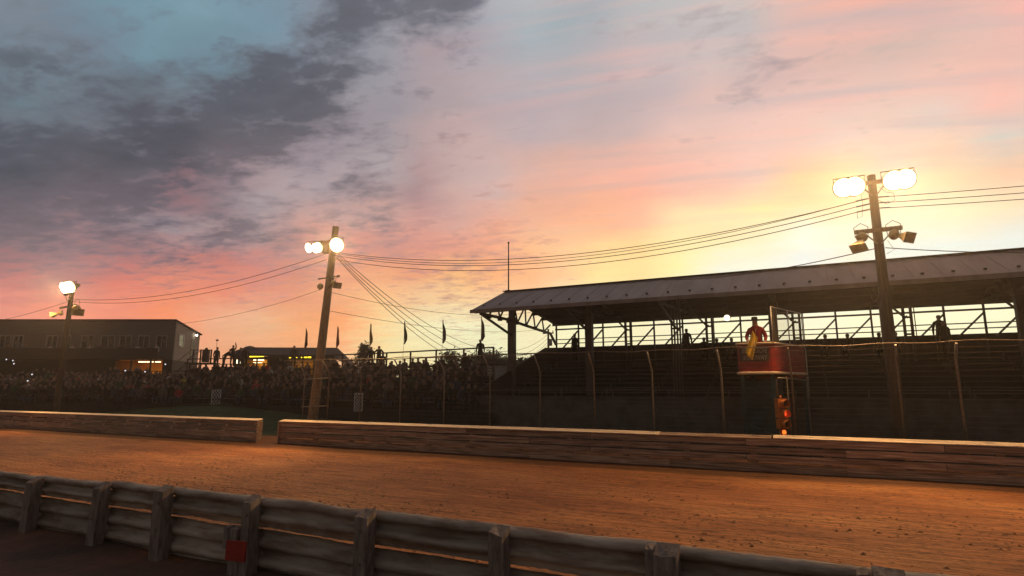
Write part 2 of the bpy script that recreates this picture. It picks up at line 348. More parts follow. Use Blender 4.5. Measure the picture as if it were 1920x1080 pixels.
# ------------------------------------------------------------------ far board wall (two lengths)
def board_wall(name, x0, x1, label, capx, gaps):
    e = empty(name, (x1 if x1 < -20 else x0, 19.4, 0)); tag(e, label, 'wall', 'plank walls along the outside of the track')
    ox = e.location.x
    rows = [(0.85, 1.04), (0.615, 0.805), (0.385, 0.57), (-0.02, 0.34)] if not gaps else [(0.84, 1.04), (0.60, 0.785), (0.30, 0.555), (-0.02, 0.28)]
    for ri, (z0, z1) in enumerate(rows):
        x = x0 if ri % 2 == 0 else x0 - 0.0
        first = True
        while x < x1 - 0.05:
            L_ = 4.88 if not (first and ri % 2) else 2.6
            first = False
            xe = min(x + L_, x1)
            mb = MB(); n = max(2, int((xe - x) / 0.35)); vs = []
            off = random.uniform(-.02, .02); til = random.uniform(-.006, .006)
            for i in range(n + 1):
                xx = x + .006 + (xe - x - .012) * i / n; wv = 0.012 * mnoise.noise(Vector((xx * 1.3, ri * 7, 2)))
                wz = .014 * mnoise.noise(Vector((xx * .8, ri * 5, 8)))
                for yy, zz in ((-.1, z0), (-.1, z1), (-.04, z1), (-.04, z0)):
                    vs.append((xx - ox, yy + off + wv + (0, .012, .0, .03)[ri], zz + wz + til * (i / n)))
            fs = [(i * 4 + k, i * 4 + (k + 1) % 4, (i + 1) * 4 + (k + 1) % 4, (i + 1) * 4 + k) for i in range(n) for k in range(4)] + [(0, 3, 2, 1), (n * 4, n * 4 + 1, n * 4 + 2, n * 4 + 3)]
            mb.add(vs, fs); mb.build('board', M['wood_wall'], e)
            x = xe
    n = int((x1 - x0) / 1.95)
    for i in range(n + 1):
        x = x1 - .12 - i * 1.95
        if x < x0: break
        mb = MB(); mb.box((x - ox, .04, .5), (.18, .14, 1.06), jit=.01); mb.build('post', M['wood_wall'], e)
        if gaps and i and x > -52:
            mb = MB(); mb.box((x - ox - .05, -.09, .812), (.10, .06, .05), jit=.004); mb.box((x - ox - .25, -.09, .577), (.10, .06, .04), jit=.004); mb.build('spacer_block', M['wood_cap'], e)
    mb = MB(); mb.box((x1 - ox - .03 if gaps else x0 - ox + .03, 0, .5), (.07, .3, 1.1), jit=.015); mb.build('end_board', M['wood_wall'], e)
    for a, b, dz in capx:
        mb = MB(); n = max(1, int((b - a) / 1.2)); vs = []
        for i in range(n + 1):
            xx = a + (b - a) * i / n; w = .006 * mnoise.noise(Vector((xx, 3, dz)))
            for yy, zz in ((-.13, 1.05), (-.13, 1.075), (.16, 1.14), (.16, 1.09)): vs.append((xx - ox, yy + w, zz + dz + w))
        fs = [(i * 4 + k, i * 4 + (k + 1) % 4, (i + 1) * 4 + (k + 1) % 4, (i + 1) * 4 + k) for i in range(n) for k in range(4)] + [(0, 3, 2, 1), (n * 4, n * 4 + 1, n * 4 + 2, n * 4 + 3)]
        mb.add(vs, fs); mb.build('cap_board', M['wood_cap'] if dz >= 0 else M['wood_wall'], e)
    return e
board_wall('board_wall', -62, -22.73, 'slatted brown plank wall with pale cap left of the opening', [(-62, -42, .0), (-42, -31, .004), (-31, -22.75, .001)], True)
board_wall('board_wall', -21.43, 14, 'long brown plank wall with pale cap right of the opening, below the flag stand', [(-21.4, -13, .002), (-13, -4.5, .0), (-4.5, -1.2, -.01), (-1.15, 4.2, .008), (4.2, 14, .004)], False)

# ------------------------------------------------------------------ catch fence
cf = empty('catch_fence', (-8, 20, 0)); tag(cf, 'tall wire catch fence with bent top posts above the long plank wall', 'fence')
def lf(x, y, z): return (x + 8, y - 20, z)
fpx = [-20.85, -19.35, -17.5, -15.37, -13.2, -11.1, -8.99, -6.9, -4.83, -2.6, -0.55, 2.21, 3.6, 5.7, 7.8, 9.9, 12]
for i, x in enumerate(fpx):
    mb = MB(); mb.tube([lf(x, 20.1, -.1), lf(x, 20.1, 3.1), lf(x - .02, 20.02, 3.3), lf(x - .03, 19.65, 3.72)], .028 if i not in (9, 12) else .036, 8)
    mb.build('post', M['galv_dull'] if i in (1, 2, 10, 7) else M['galv'], cf)
mb = MB(); pts = []
for i in range(120):
    x = -21.7 + (14 + 21.7) * i / 119; pts.append(lf(x, 19.62, 3.76 + .02 * math.sin(i * .9) + 0.012 * math.sin(i * .31)))
mb.tube(pts, .020, 6); mb.build('top_rail', M['galv_dull'], cf)
for z in (1.72, 2.95):
    mb = MB(); mb.tube([lf(-20.9, 20.06, z - .03), lf(-19.35, 20.06, z + .03)], .026, 6); mb.build('cross_rail', M['galv'], cf)
mb = MB()
for k in range(17):
    z = 1.15 + k * .155
    y = 20.05 if z < 3.15 else 20.05 - (z - 3.15) * .7
    pts = [lf(x, y, z + .012 * math.sin(x * 1.7 + k) ) for x in fr(-20.9, 14, 1.2)]
    mb.tube(pts, .0035, 4, cap=False)
mb.build('fence_wire', M['cable'], cf)

# ------------------------------------------------------------------ grandstand
gs = empty('grandstand', (-14.55, 24.5, 0)); tag(gs, 'long roofed grandstand with gabled metal roof and open back', 'grandstand')
gx, gy = -14.55, 24.5
def lg(x, y, z): return (x - gx, y - gy, z)
XE = 18.0
RF, RR, RB = (25.0, 6.39), (28.48, 7.79), (35.25, 6.72)
def slab(x0, x1, a, b, th, name, m):
    mb = MB(); nx = int((x1 - x0) / .9)
    vs = []; 
    for i in range(nx + 1):
        x = x0 + (x1 - x0) * i / nx
        for (y, z) in (a, b):
            vs.append(lg(x, y, z)); vs.append(lg(x, y, z - th))
    fs = []
    for i in range(nx):
        q = i * 4; fs += [(q, q + 4, q + 6, q + 2), (q + 1, q + 3, q + 7, q + 5), (q, q + 1, q + 5, q + 4), (q + 2, q + 6, q + 7, q + 3)]
    fs += [(0, 2, 3, 1), (nx * 4, nx * 4 + 1, nx * 4 + 3, nx * 4 + 2)]
    mb.add(vs, fs); return mb.build(name, m, gs)
slab(-14.85, XE, (24.85, 6.33), (28.475, 7.79), .05, 'front_roof', M['roof_metal'])
slab(-14.85, XE, (28.485, 7.79), RB, .05, 'back_roof', M['roof_metal'])
mb = MB(); 
x = -14.6
while x < XE:      # standing seams
    mb.bar(lg(x, 24.85, 6.337), lg(x, 28.47, 7.797), .02, .010); x += .91
mb.build('roof_seams', M['roof_metal'], gs)
mb = MB(); mb.box(lg((XE - 14.85) / 2, 24.82, 6.27), (XE + 14.87, .05, .17)); mb.build('fascia', M['roof_metal'], gs)
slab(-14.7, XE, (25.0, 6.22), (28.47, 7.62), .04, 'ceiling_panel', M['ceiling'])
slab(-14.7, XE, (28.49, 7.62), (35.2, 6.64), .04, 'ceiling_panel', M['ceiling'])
mb = MB(); mb.bar(lg(-14.9, 28.48, 7.82), lg(XE, 28.48, 7.82), .3, .03); mb.build('ridge_cap', M['roof_dark'], gs)
for i, u in enumerate([907, 931, 954, 978, 1003, 1028, 1053, 1080, 1107, 1135, 1163, 1191, 1221, 1251, 1282, 1314, 1347, 1380, 1415, 1451, 1489, 1529]):
    pass
k = 0; x = -14.5
while x < 12:
    mb = MB(); mb.box(lg(x, 25.55, 6.66), (.08 + .03 * math.sin(x * 7), .07, .06)); mb.build('snow_guard', M['black'], gs); x += .92
# columns
CX = [-14.55, -10.08, -5.68, -1.36, 2.93, 7.4, 11.9, 16.4]
for i, x in enumerate(CX):
    mb = MB(); w = .30
    if i == 2:  # built-up lattice column
        for dx in (-.2, -.07, .07, .2): mb.bar(lg(x + dx, 28.8, 0), lg(x + dx, 28.8, 7.3), .07, .10)
        for z in fr(.5, 7, .8): mb.box(lg(x, 28.8, z), (.44, .06, .08))
    else:
        mb.bar(lg(x, 28.8, 0), lg(x, 28.8, 7.5), w * .9, .3)
        mb.bar(lg(x - w / 2, 28.8, 0), lg(x - w / 2, 28.8, 6.4), .05, .36); mb.bar(lg(x + w / 2, 28.8, 0), lg(x + w / 2, 28.8, 6.4), .05, .36)
        mb.box(lg(x, 28.8, 6.2), (w + .15, .5, .25))
    mb.build('column', M['steel_column'], gs)
    # truss
    mb = MB(); B = [(25.3, 6.22), (28.6, 6.22), (30.4, 6.12), (32.4, 6.02), (34.2, 5.95)]
    if i: B = [(25.3, 6.24), (28.6, 6.36), (30.4, 6.44), (32.4, 6.5), (34.2, 6.6)]
    T = [(25.3, 6.42), (27.0, 7.0), (28.5, 7.6), (30.5, 7.22), (32.5, 6.95), (34.9, 6.66)]
    P = lambda yz: lg(x, yz[0], yz[1])
    for a, b in zip(B, B[1:]): mb.bar(P(a), P(b), .12, .13)
    for a, b in zip(T, T[1:]): mb.bar(P(a), P(b), .12, .12)
    web = [((26.2, 6.22), (27.0, 7.0)), ((27.0, 7.0), (27.4, 6.22)), ((27.4, 6.22), (28.5, 7.6)), ((28.9, 7.5), (29.5, 6.18)), ((29.5, 6.18), (30.5, 7.22)), ((30.5, 7.22), (30.6, 6.1)), ((30.6, 6.1), (31.6, 7.0)), ((31.6, 7.0), (31.9, 6.03)), ((31.9, 6.03), (32.9, 6.78)), ((32.9, 6.78), (33.2, 5.99)), ((33.2, 5.99), (34.2, 6.5))]
    bz = lambda y, z: (y, z) if (not i or z > 6.45) else (y, max(z, 6.5))
    for a, b in web: mb.bar(P(bz(*a)), P(bz(*b)), .07, .07)
    for yy in (26.2, 27.4, 29.5, 30.6, 31.9): mb.box(lg(x, yy, 6.12 if not i else 6.38), (.2, .18, .12))
    mb.build('truss', M['steel_dark'], gs)
    mb = MB(); mb.bar(P((25.35, 6.2)), P((28.65, 5.42)), .10, .10); mb.build('knee_brace', M['steel_dark'], gs)
    if not i: mb = MB(); mb.bar(P((34.2, 5.95)), P((35.1, 5.3)), .12, .12); mb.build('knee_brace', M['steel_dark'], gs)
# purlins under ceiling
mb = MB()
for y, z in ((26.2, 6.62), (27.4, 7.1), (30.0, 7.25), (31.6, 6.95), (33.2, 6.82), (34.8, 6.62)): mb.bar(lg(-14.65, y, z - .08), lg(XE, y, z - .08), .08, .14)
mb.build('purlins', M['steel_dark'], gs)
# open back: posts, rails, braces, parapet
BP = [-14.55, -13.03, -11.41, -9.81, -8.22, -6.54, -5.04, -3.35, -1.84, -0.52, 1.37, 2.97, 4.53, 6.05, 7.63, 9.1, 10.7, 12.3, 13.9, 15.5, 17.1]
mainp = (3, 6, 9, 12, 15, 18)
for i, x in enumerate(BP):
    mb = MB()
    if i in mainp:
        mb.bar(lg(x - .16, 35.2, 0), lg(x - .16, 35.2, 6.6), .12, .16); mb.bar(lg(x + .16, 35.2, 0), lg(x + .16, 35.2, 6.6), .12, .16)
        for z in (5.2, 6.05): mb.box(lg(x, 35.2, z), (.30, .1, .09))
        mb.bar(lg(x - .2, 35.2, 6.15), lg(x - .6, 35.2, 6.6), .09, .1)
        mb.bar(lg(x + .28, 35.0, 5), lg(x + .28, 35.0, 6.6), .04)
    else:
        mb.bar(lg(x, 35.2, 0), lg(x, 35.2, 6.6), .09, .09)
    mb.build('back_post', M['steel_dark'], gs)
    if i + 1 < len(BP):
        mb = MB(); x2 = BP[i + 1]; mb.bar(lg(x2 - 1.15, 35.1, 4.95), lg(x2 - .02, 35.1, 6.12), .09, .08); mb.build('diagonal_brace', M['steel_dark'], gs)
for z, w in ((6.62, .10), (6.27, .09), (5.62, .05), (5.36, .05)):
    mb = MB(); mb.bar(lg(-14.6, 35.12, z), lg(XE, 35.12, z), .07, w); mb.build('back_rail', M['steel_dark'], gs)
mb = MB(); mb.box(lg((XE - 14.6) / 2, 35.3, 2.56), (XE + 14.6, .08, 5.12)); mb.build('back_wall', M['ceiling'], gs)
# seating steps, side wall, front wall
NR = 13
def seat_z(y): return 1.45 + .305 * (y - 24.6)
mb = MB()
for k in range(NR):
    y = 24.6 + k * .76; z = 1.0 + .232 * k
    mb.box(lg((XE - 14.5) / 2, y + .38, z / 2), (XE + 14.5, .76, z))
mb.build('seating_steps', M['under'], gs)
for k in range(NR):
    y = 24.6 + k * .76; z = 1.0 + .232 * k
    mb = MB(); mb.bar(lg(-14.3, y + .55, z + .40), lg(XE, y + .55, z + .40), .28, .05)
    for x in fr(-14.2, XE - .2, 2.4): mb.box(lg(x, y + .55, z + .19), (.06, .08, .37))
    mb.build('bench', M['bench'], gs)
mb = MB(); z = 2.3
mb.add([lg(-14.6, 24.5, 0), lg(-14.6, 24.5, 2.2), lg(-14.6, 33.4, 5.0), lg(-14.6, 35.2, 5.12), lg(-14.6, 35.2, 0), lg(-14.52, 24.5, 0), lg(-14.52, 24.5, 2.2), lg(-14.52, 33.4, 5.0), lg(-14.52, 35.2, 5.12), lg(-14.52, 35.2, 0)],
       [(0, 1, 2, 3, 4), (9, 8, 7, 6, 5), (0, 5, 6, 1), (1, 6, 7, 2), (2, 7, 8, 3), (3, 8, 9, 4)]); mb.build('side_wall', M['ceiling'], gs)
mb = MB(); mb.box(lg((XE - 14.6) / 2, 24.42, 1.05), (XE + 14.6, .14, 2.1)); mb.box(lg((XE - 14.6) / 2, 24.42, 2.13), (XE + 14.6, .24, .06)); mb.build('front_wall', M['concrete'], gs)
mb = MB(); mb.tube([lg(-14.6, 24.35, 2.45), lg(XE, 24.35, 2.45)], .02, 6)
for x in fr(-14.5, XE, 2.4): mb.tube([lg(x, 24.35, 2.1), lg(x, 24.35, 2.45)], .018, 6)
mb.build('front_railing', M['galv_dull'], gs)
# mast on the ridge end
mb = MB(); mb.tube([(0, 0, 0), (0, 0, 2.72)], [.04, .03], 8); mb.box((0, 0, .02), (.25, .25, .06)); mb.sphere((0, 0, 2.75), .06)
o = mb.build('mast', M['steel_dark']); o.location = (-14.6, 28.48, 7.82); tag(o, 'thin bare mast standing on the end of the grandstand ridge', 'mast')

# ------------------------------------------------------------------ lamps
def floodlight(parent, p, aim, r=.3, lens='lamp_hot'):
    p = Vector(p); d = Vector(aim).normalized(); q = d.to_track_quat('Z', 'Y').to_matrix()
    mb = MB(); prof = [(-.42, .05), (-.40, .12), (-.25, .16), (-.1, .8 * r), (0, r), (.02, r * 1.04), (0.01, r * .96)]; vs = []; n = 20
    for h, rr in prof:
        for k in range(n):
            a = 2 * math.pi * k / n; vs.append(p + q @ Vector((rr * math.cos(a), rr * math.sin(a), h * r / .3)))
    fs = [(i * n + k, i * n + (k + 1) % n, (i + 1) * n + (k + 1) % n, (i + 1) * n + k) for i in range(len(prof) - 1) for k in range(n)]
    fs.append(tuple(range(n))[::-1]); mb.add(vs, fs, True); h = mb.build('floodlight_head', M['horn'], parent)
    mb = MB(); vs = [p + q @ Vector((r * .95 * math.cos(2 * math.pi * k / n), r * .95 * math.sin(2 * math.pi * k / n), .0)) for k in range(n)] + [p + q @ Vector((0, 0, .25 * r))]
    vs2 = [p + q @ Vector((r * .86 * math.cos(2 * math.pi * k / n), r * .86 * math.sin(2 * math.pi * k / n), .19 * r)) for k in range(n)]
    vs = vs[:n] + vs2 + [vs[n]]
    fs = [(k, (k + 1) % n, n + (k + 1) % n, n + k) for k in range(n)] + [(n + k, n + (k + 1) % n, 2 * n) for k in range(n)]
    mb.add(vs[:2 * n], fs[:n], True, 2); c0 = vs[-1]
    vs3 = [p + q @ Vector((r * .45 * math.cos(2 * math.pi * k / n), r * .45 * math.sin(2 * math.pi * k / n), .22 * r)) for k in range(n)]
    mb.add(vs2 + vs3, [(k, (k + 1) % n, n + (k + 1) % n, n + k) for k in range(n)], True, 1)
    mb.add(vs3 + [c0], [(k, (k + 1) % n, n) for k in range(n)], True, 0); mb.build('lens', [M[lens], M['lamp_mid'], M['lamp_rim']], h)
    mb = MB(); b = p + q @ Vector((0, 0, -.1)); mb.tube([b + Vector((-.9 * r, 0, 0)), b + Vector((-.95 * r, 0, .3)), b + Vector((.95 * r, 0, .3)), b + Vector((.9 * r, 0, 0))], .018, 6); mb.build('yoke', M['galv_dull'], h)
    return h
def spot(name, loc, target, power, color=(1, .62, .28), size=R(150), rad=.18, blend=.6):
    l = bpy.data.lights.new(name, 'SPOT'); l.energy = power; l.color = color; l.spot_size = size; l.spot_blend = blend; l.shadow_soft_size = rad
    o = bpy.data.objects.new(name, l); COL.objects.link(o); o.location = loc
    o.rotation_euler = (Vector(target) - Vector(loc)).to_track_quat('-Z', 'Y').to_euler(); return o
def horn_speaker(parent, p, aim, s=1.0, drv=(0, 0, 0)):
    p = Vector(p); d = Vector(aim).normalized(); q = d.to_track_quat('Z', 'Y').to_matrix()
    mb = MB(); prof = [(0, .05), (.10, .07), (.22, .12), (.36, .19), (.37, .205), (.36, .18), (.1, .05)]; vs = []
    for h, w in prof:
        for sx, sy in ((-1, -1), (1, -1), (1, 1), (-1, 1)): vs.append(p + q @ Vector((sx * w * s * 1.1, sy * w * s * .75, h * s)))
    fs = [(i * 4 + k, i * 4 + (k + 1) % 4, (i + 1) * 4 + (k + 1) % 4, (i + 1) * 4 + k) for i in range(len(prof) - 1) for k in range(4)] + [(3, 2, 1, 0)]
    mb.add(vs, fs); h = mb.build('horn_speaker', M['horn'], parent)
    mb = MB(); b = p - d * .1 * s; prof = [(-.09, .04), (-.08, .13), (0, .16), (.06, .14), (.10, .06)]; vs = []; n = 14
    for hh, rr in prof:
        for k in range(n):
            a = 2 * math.pi * k / n; vs.append(b + q @ Vector((rr * s * math.cos(a), rr * s * math.sin(a), hh * s)))
    fs = [(i * n + k, i * n + (k + 1) % n, (i + 1) * n + (k + 1) % n, (i + 1) * n + k) for i in range(len(prof) - 1) for k in range(n)] + [tuple(range(n))[::-1], tuple((len(prof) - 1) * n + k for k in range(n))]
    mb.add(vs, fs, True); mb.build('driver', M['horn'], h)
    mb = MB(); mb.tube([b + Vector((-.16 * s, 0, 0)), b + Vector((-.18 * s, 0, .3 * s)), b + Vector((-.0 * s, 0, .42 * s)), b + Vector((.18 * s, 0, .3 * s)), b + Vector((.16 * s, 0, 0))], .012, 6); mb.build('bracket', M['galv_dull'], h)
    return h
def pole_body(parent, base, top, r0, r1, m):
    mb = MB(); b = Vector(base); t = Vector(top); n = 14; pts = []
    for i in range(n + 1):
        k = i / n; p = b.lerp(t, k); p.x += .015 * math.sin(k * 5); pts.append(p)
    mb.tube(pts, [r0 + (r1 - r0) * i / n for i in range(n + 1)], 14); return mb.build('pole', m, parent)
TRK = (1, .55, .20)
# right pole
p3 = empty('light_pole', (2.15, 20.6, 0)); tag(p3, 'straight timber pole with two blazing floodlights and two horn speakers beside the grandstand', 'light pole', 'floodlight poles behind the plank walls')
pole_body(p3, (0, 0, -.2), (0, 0, 9.05), .19, .115, M['pole_mid'])
def crossarm(e, z, x0, x1, w=.11, nm='crossarm', y=-.14, m='pole_wood'):
    mb = MB(); mb.bar((x0, y, z), (x1, y, z + .0), w * .8, w); mb.build(nm, M[m], e)
    mb = MB(); mb.bar((.05, y, z - .42), (x1 * .62, y, z - .04), .035); mb.bar((-.05, y, z - .42), (x0 * .62, y, z - .04), .035); mb.build('arm_brace', M['galv_dull'], e)
crossarm(p3, 8.78, -.58, .58)
crossarm(p3, 7.26, -.62, .62, .12)
for x in (-.80, -.52): floodlight(p3, (x, -.32, 8.68), (x * .35, -1, -.42), .31)
for x in (.52, .80): floodlight(p3, (x, -.32, 8.70), (x * .35, -1, -.42), .31)
horn_speaker(p3, (-.48, -.25, 6.99), (-.25, -.55, -.75), 1.05); horn_speaker(p3, (.46, -.25, 7.02), (.6, -.5, -.35), 1.05)
mb = MB()
for z in (8.30, 8.12, 7.95): mb.tube([(-.15, -.1, z), (-.5, -.05, z - .03)], .025, 6); mb.tube([(.1, -.1, z), (.38, -.05, z)], .02, 6)
mb.tube([(.15, -.15, 8.6), (.3, -.2, 8.4), (.5, -.15, 8.35), (.52, -.1, 8.15), (.3, -.1, 8.05), (.1, -.1, 8.2)], .009, 5)
mb.tube([(-.35, -.1, 8.7), (-.33, -.1, 8.1), (-.38, -.1, 7.75), (-.5, -.1, 7.7), (-.5, -.1, 7.95)], .008, 5)
mb.tube([(.2, -.2, 6.9), (.35, -.2, 6.6), (.15, -.15, 6.5)], .008, 5); mb.build('insulators', M['galv_dull'], p3)
# middle pole, leaning
p2 = empty('light_pole', (-20.85, 20.6, 0)); tag(p2, 'tall leaning pale timber pole lit warm, behind the opening in the plank wall', 'light pole', 'floodlight poles behind the plank walls')
pole_body(p2, (0, 0, -.2), (.95, 0, 10.2), .24, .15, M['pole_wood'])
mb = MB(); mb.box((.45, -.16, 9.42), (.85, .12, .16)); mb.bar((.75, -.16, 9.5), (1.45, -.2, 9.45), .08); mb.build('crossarm', M['pole_wood'], p2)
mb = MB(); mb.box((.52, -.1, 9.15), (.32, .2, .5)); mb.build('ballast_box', M['galv_dull'], p2)
for x, z in ((-.43, 9.24), (.02, 9.18), (.20, 9.2)): floodlight(p2, (x, -.3, z), (x * .2 - .1, -1, -.42), .26)
floodlight(p2, (1.36, -.3, 9.18), (.35, -1, -.40), .36)
mb = MB(); mb.sphere((.42, -.28, 7.27), .16, sc=(1, .8, 1)); mb.sphere((.42, -.42, 7.25), .05); mb.build('round_lamp', M['horn'], p2)
mb = MB(); mb.bar((.1, -.12, 7.68), (1.35, -.12, 7.72), .05); mb.bar((.75, -.15, 7.1), (1.15, -.15, 7.65), .04); mb.tube([(1.3, -.12, 7.7), (1.42, -.12, 7.72)], .06, 8); mb.build('speaker_arm', M['galv_dull'], p2)
horn_speaker(p2, (1.2, -.2, 7.35), (.9, -.3, -.35), .95)
# left pole
p1 = empty('light_pole', (-42.4, 20.6, 0)); tag(p1, 'farthest dark timber pole with one floodlight cluster in front of the long building', 'light pole', 'floodlight poles behind the plank walls')
pole_body(p1, (0, 0, -.2), (.1, 0, 8.75), .2, .13, M['pole_dark'])
crossarm(p1, 8.5, -.5, .6, m='pole_dark'); mb = MB(); mb.bar((-.75, -.15, 7.65), (1.1, -.15, 7.75), .1); mb.build('speaker_arm', M['pole_dark'], p1)
for x in (-.15, .25, .62): floodlight(p1, (x, -.35, 8.92), (x * .3, -1, -.40), .40)
horn_speaker(p1, (1.3, -.2, 7.45), (.9, -.3, -.45), 1.5); horn_speaker(p1, (-.7, -.2, 7.3), (-.6, -.5, -.2), 1.1)
for (x, z, pw, yy, ss, dx) in ((1.5, 8.6, 2900, 11.5, 110, -4.5), (2.8, 8.6, 2700, 11.5, 104, 2), (-20.9, 9.1, 3000, 12, 112, -5), (-19.5, 9.1, 3000, 12, 112, 5), (-42.1, 8.8, 2600, 11.5, 112, 5), (-42.1, 8.8, 1800, 11.5, 112, -5)):
    spot('floodlight_beam', (x, 20.0, z), (x + dx, yy, 0), pw, TRK, R(ss), .2, .45)
# small lamp under the grandstand roof
ul = empty('floodlight', (-3.65, 31.8, 6.1)); tag(ul, 'small bright floodlight hanging under the grandstand roof', 'lamp')
floodlight(ul, (0, 0, 0), (-.2, -1, -.35), .16, 'lamp_small')
mb = MB(); mb.tube([(0, .08, .1), (0, .1, 1.25)], .03, 8); mb.build('hanger', M['steel_dark'], ul)

# ------------------------------------------------------------------ wires
def wire(a, b, sag, r=.011, label='', n=28, name='cable'):
    a = Vector(a); b = Vector(b); mb = MB(); pts = []
    for i in range(n + 1):
        t = i / n; p = a.lerp(b, t); p.z -= sag * 4 * t * (1 - t); pts.append(p)
    mb.tube(pts, r, 5, cap=False); o = mb.build(name, M['cable']); tag(o, label, 'cable', 'overhead cables'); return o
A3 = [(1.95, 20.55, 8.30), (1.95, 20.55, 8.14), (1.95, 20.55, 7.97)]
A2 = [(-20.0, 20.5, 8.95), (-19.95, 20.5, 8.78), (-19.98, 20.5, 8.6)]
nm3 = ['topmost long cable between the leaning pole and the right pole', 'middle long cable between the leaning pole and the right pole', 'lowest long cable between the leaning pole and the right pole']
for i in range(3): wire(A2[i], A3[i], (1.05, 1.12, 1.15)[i], .013, nm3[i])
wire((-19.95, 20.6, 8.9), (1.95, 20.6, 8.33), 1.15, .010, 'thin cable twisted beside the topmost long cable to the right pole')
for i, (z, z2) in enumerate(((8.3, 8.05), (8.12, 7.75), (7.95, 7.5))):
    wire((2.4, 20.55, z), (24, 20.8, z2 + .3), .35, .011, ['top', 'middle', 'bottom'][i] + ' of the three cables running right from the right pole')
wire((2.0, 20.6, 6.72), (-6.0, 28.0, 7.66), .25, .016, 'slack cable from the right pole down to the grandstand ridge')
wire((2.3, 20.6, 6.72), (14, 27.0, 7.3), .35, .014, 'low cable from the right pole over the roof to the right')
for i, (z, z2, sg) in enumerate(((8.9, 8.2, .75), (8.6, 8.05, .8))):
    wire((-20.3, 20.5, z), (-42.2, 20.6, z2), sg, .013, ['upper', 'lower'][i] + ' cable between the leaning pole and the farthest pole')
wire((-20.6, 20.6, 7.2), (-42.4, 20.7, 6.9), 1.0, .009, 'faint low cable left of the leaning pole below its speaker')
wire((-42.4, 20.6, 8.1), (-70, 20.6, 8.0), .9, .014, 'cable leaving the farthest pole toward the left edge')
dp = PD(1028, 628, 70)
for i, (z, u, v, D) in enumerate(((8.95, 1026, 628, 70), (8.85, 1027, 634, 70), (8.75, 1028, 640, 70), (8.7, 1028, 645, 70))):
    wire((-19.95, 20.8, z), PD(u, v, D), 3.2 + i * .35, .017, ['first', 'second', 'third', 'fourth'][i] + ' from the top of the cables dropping from the leaning pole to the distant pole')
wire((-20.2, 20.7, 7.05), PD(1010, 583, 50), .7, .012, 'cable from below the leaning pole speaker toward the grandstand roof end')
wire((-20.45, 20.7, 6.2), PD(1020, 617, 60), .6, .012, 'lowest cable from the leaning pole crossing behind the feather flags')
up = empty('utility_pole', (dp.x, dp.y, 0)); tag(up, 'distant dark utility pole with insulators seen under the grandstand roof end', 'utility pole')
mb = MB(); mb.tube([(0, 0, 0), (0, 0, dp.z + .7)], [.18, .12], 8); mb.build('pole', M['pole_dark'], up)
mb = MB(); mb.bar((-.7, 0, dp.z + .2), (.7, 0, dp.z + .2), .12); 
for x in (-.6, 0, .6): mb.tube([(x, 0, dp.z + .2), (x, 0, dp.z + .5)], .06, 6)
mb.build('crossarm', M['pole_dark'], up)
mb = MB(); mb.tube([(.3, 0, dp.z - 1.3), (.3, 0, dp.z - .5)], .2, 8); mb.build('transformer', M['galv_dull'], up)

# ------------------------------------------------------------------ flag stand
A = Vector((-2.14, 20.62)); B = Vector((-1.02, 20.55)); Cc = Vector((-.12, 23.1)); Dd = Vector((-2.0, 23.4))
fs_ = empty('flag_stand', (-1.3, 21.2, 0)); tag(fs_, 'raised red flag stand box with a dark lettered banner and net screen behind the fence', 'flag stand')
def l2(p, z): return (p.x + 1.3, p.y - 21.2, z)
def outline(inset=0.0):
    P = [A, B, Cc, Dd]; out = []; c = sum((p for p in P), Vector((0, 0))) / 4
    for i in range(4):
        p = P[i]; a = P[i - 1]; b = P[(i + 1) % 4]; r = .16
        p0 = p + (a - p).normalized() * r; p1 = p + (b - p).normalized() * r
        for t in (0, .33, .66, 1):
            q = (1 - t) ** 2 * p0 + 2 * t * (1 - t) * p + t * t * p1; out.append(q + (c - q).normalized() * inset)
    return out
O = outline(); I = outline(.05); n = len(O)
mb = MB(); z0, z1 = 3.02, 3.92
vs = [l2(p, z0 - max(0, p.y - 21) * .08) for p in O] + [l2(p, z1) for p in O] + [l2(p, z1) for p in I] + [l2(p, z0 + .05) for p in I]
f_ = [(k, (k + 1) % n, n + (k + 1) % n, n + k) for k in range(n)] + [(n + k, n + (k + 1) % n, 2 * n + (k + 1) % n, 2 * n + k) for k in range(n)] + [(2 * n + k, 2 * n + (k + 1) % n, 3 * n + (k + 1) % n, 3 * n + k) for k in range(n)]
mb.add(vs, f_); mb.build('side_panel', M['red_paint'], fs_)
mb = MB(); mb.add([l2(p, z0 - .06) for p in O] + [l2(p, z0 + .02) for p in O], [(k, (k + 1) % n, n + (k + 1) % n, n + k) for k in range(n)] + [tuple(range(n))[::-1], tuple(range(n, 2 * n))]); mb.build('floor', M['pole_dark'], fs_)
for z, r in ((z1 + .03, .035), (z0 - .02, .045)):
    mb = MB(); pts = [l2(p, z) for p in outline(-.03)]; mb.tube(pts + [pts[0]], r, 8); mb.build('edge_tube', M['wood_cap'], fs_)
d = (B - A).normalized(); nrm = Vector((d.y, -d.x))
bq = MB(); a0 = A + d * .10 + nrm * .012; a1 = A + d * .98 + nrm * .012
bq.add([l2(a0, 3.38), l2(a1, 3.38), l2(a1, 3.86), l2(a0, 3.86), l2(a0 - nrm * .01, 3.38), l2(a1 - nrm * .01, 3.38), l2(a1 - nrm * .01, 3.86), l2(a0 - nrm * .01, 3.86)], [(0, 1, 2, 3), (7, 6, 5, 4), (0, 4, 5, 1), (1, 5, 6, 2), (2, 6, 7, 3), (3, 7, 4, 0)])
bn = bq.build('banner', M['banner'], fs_)
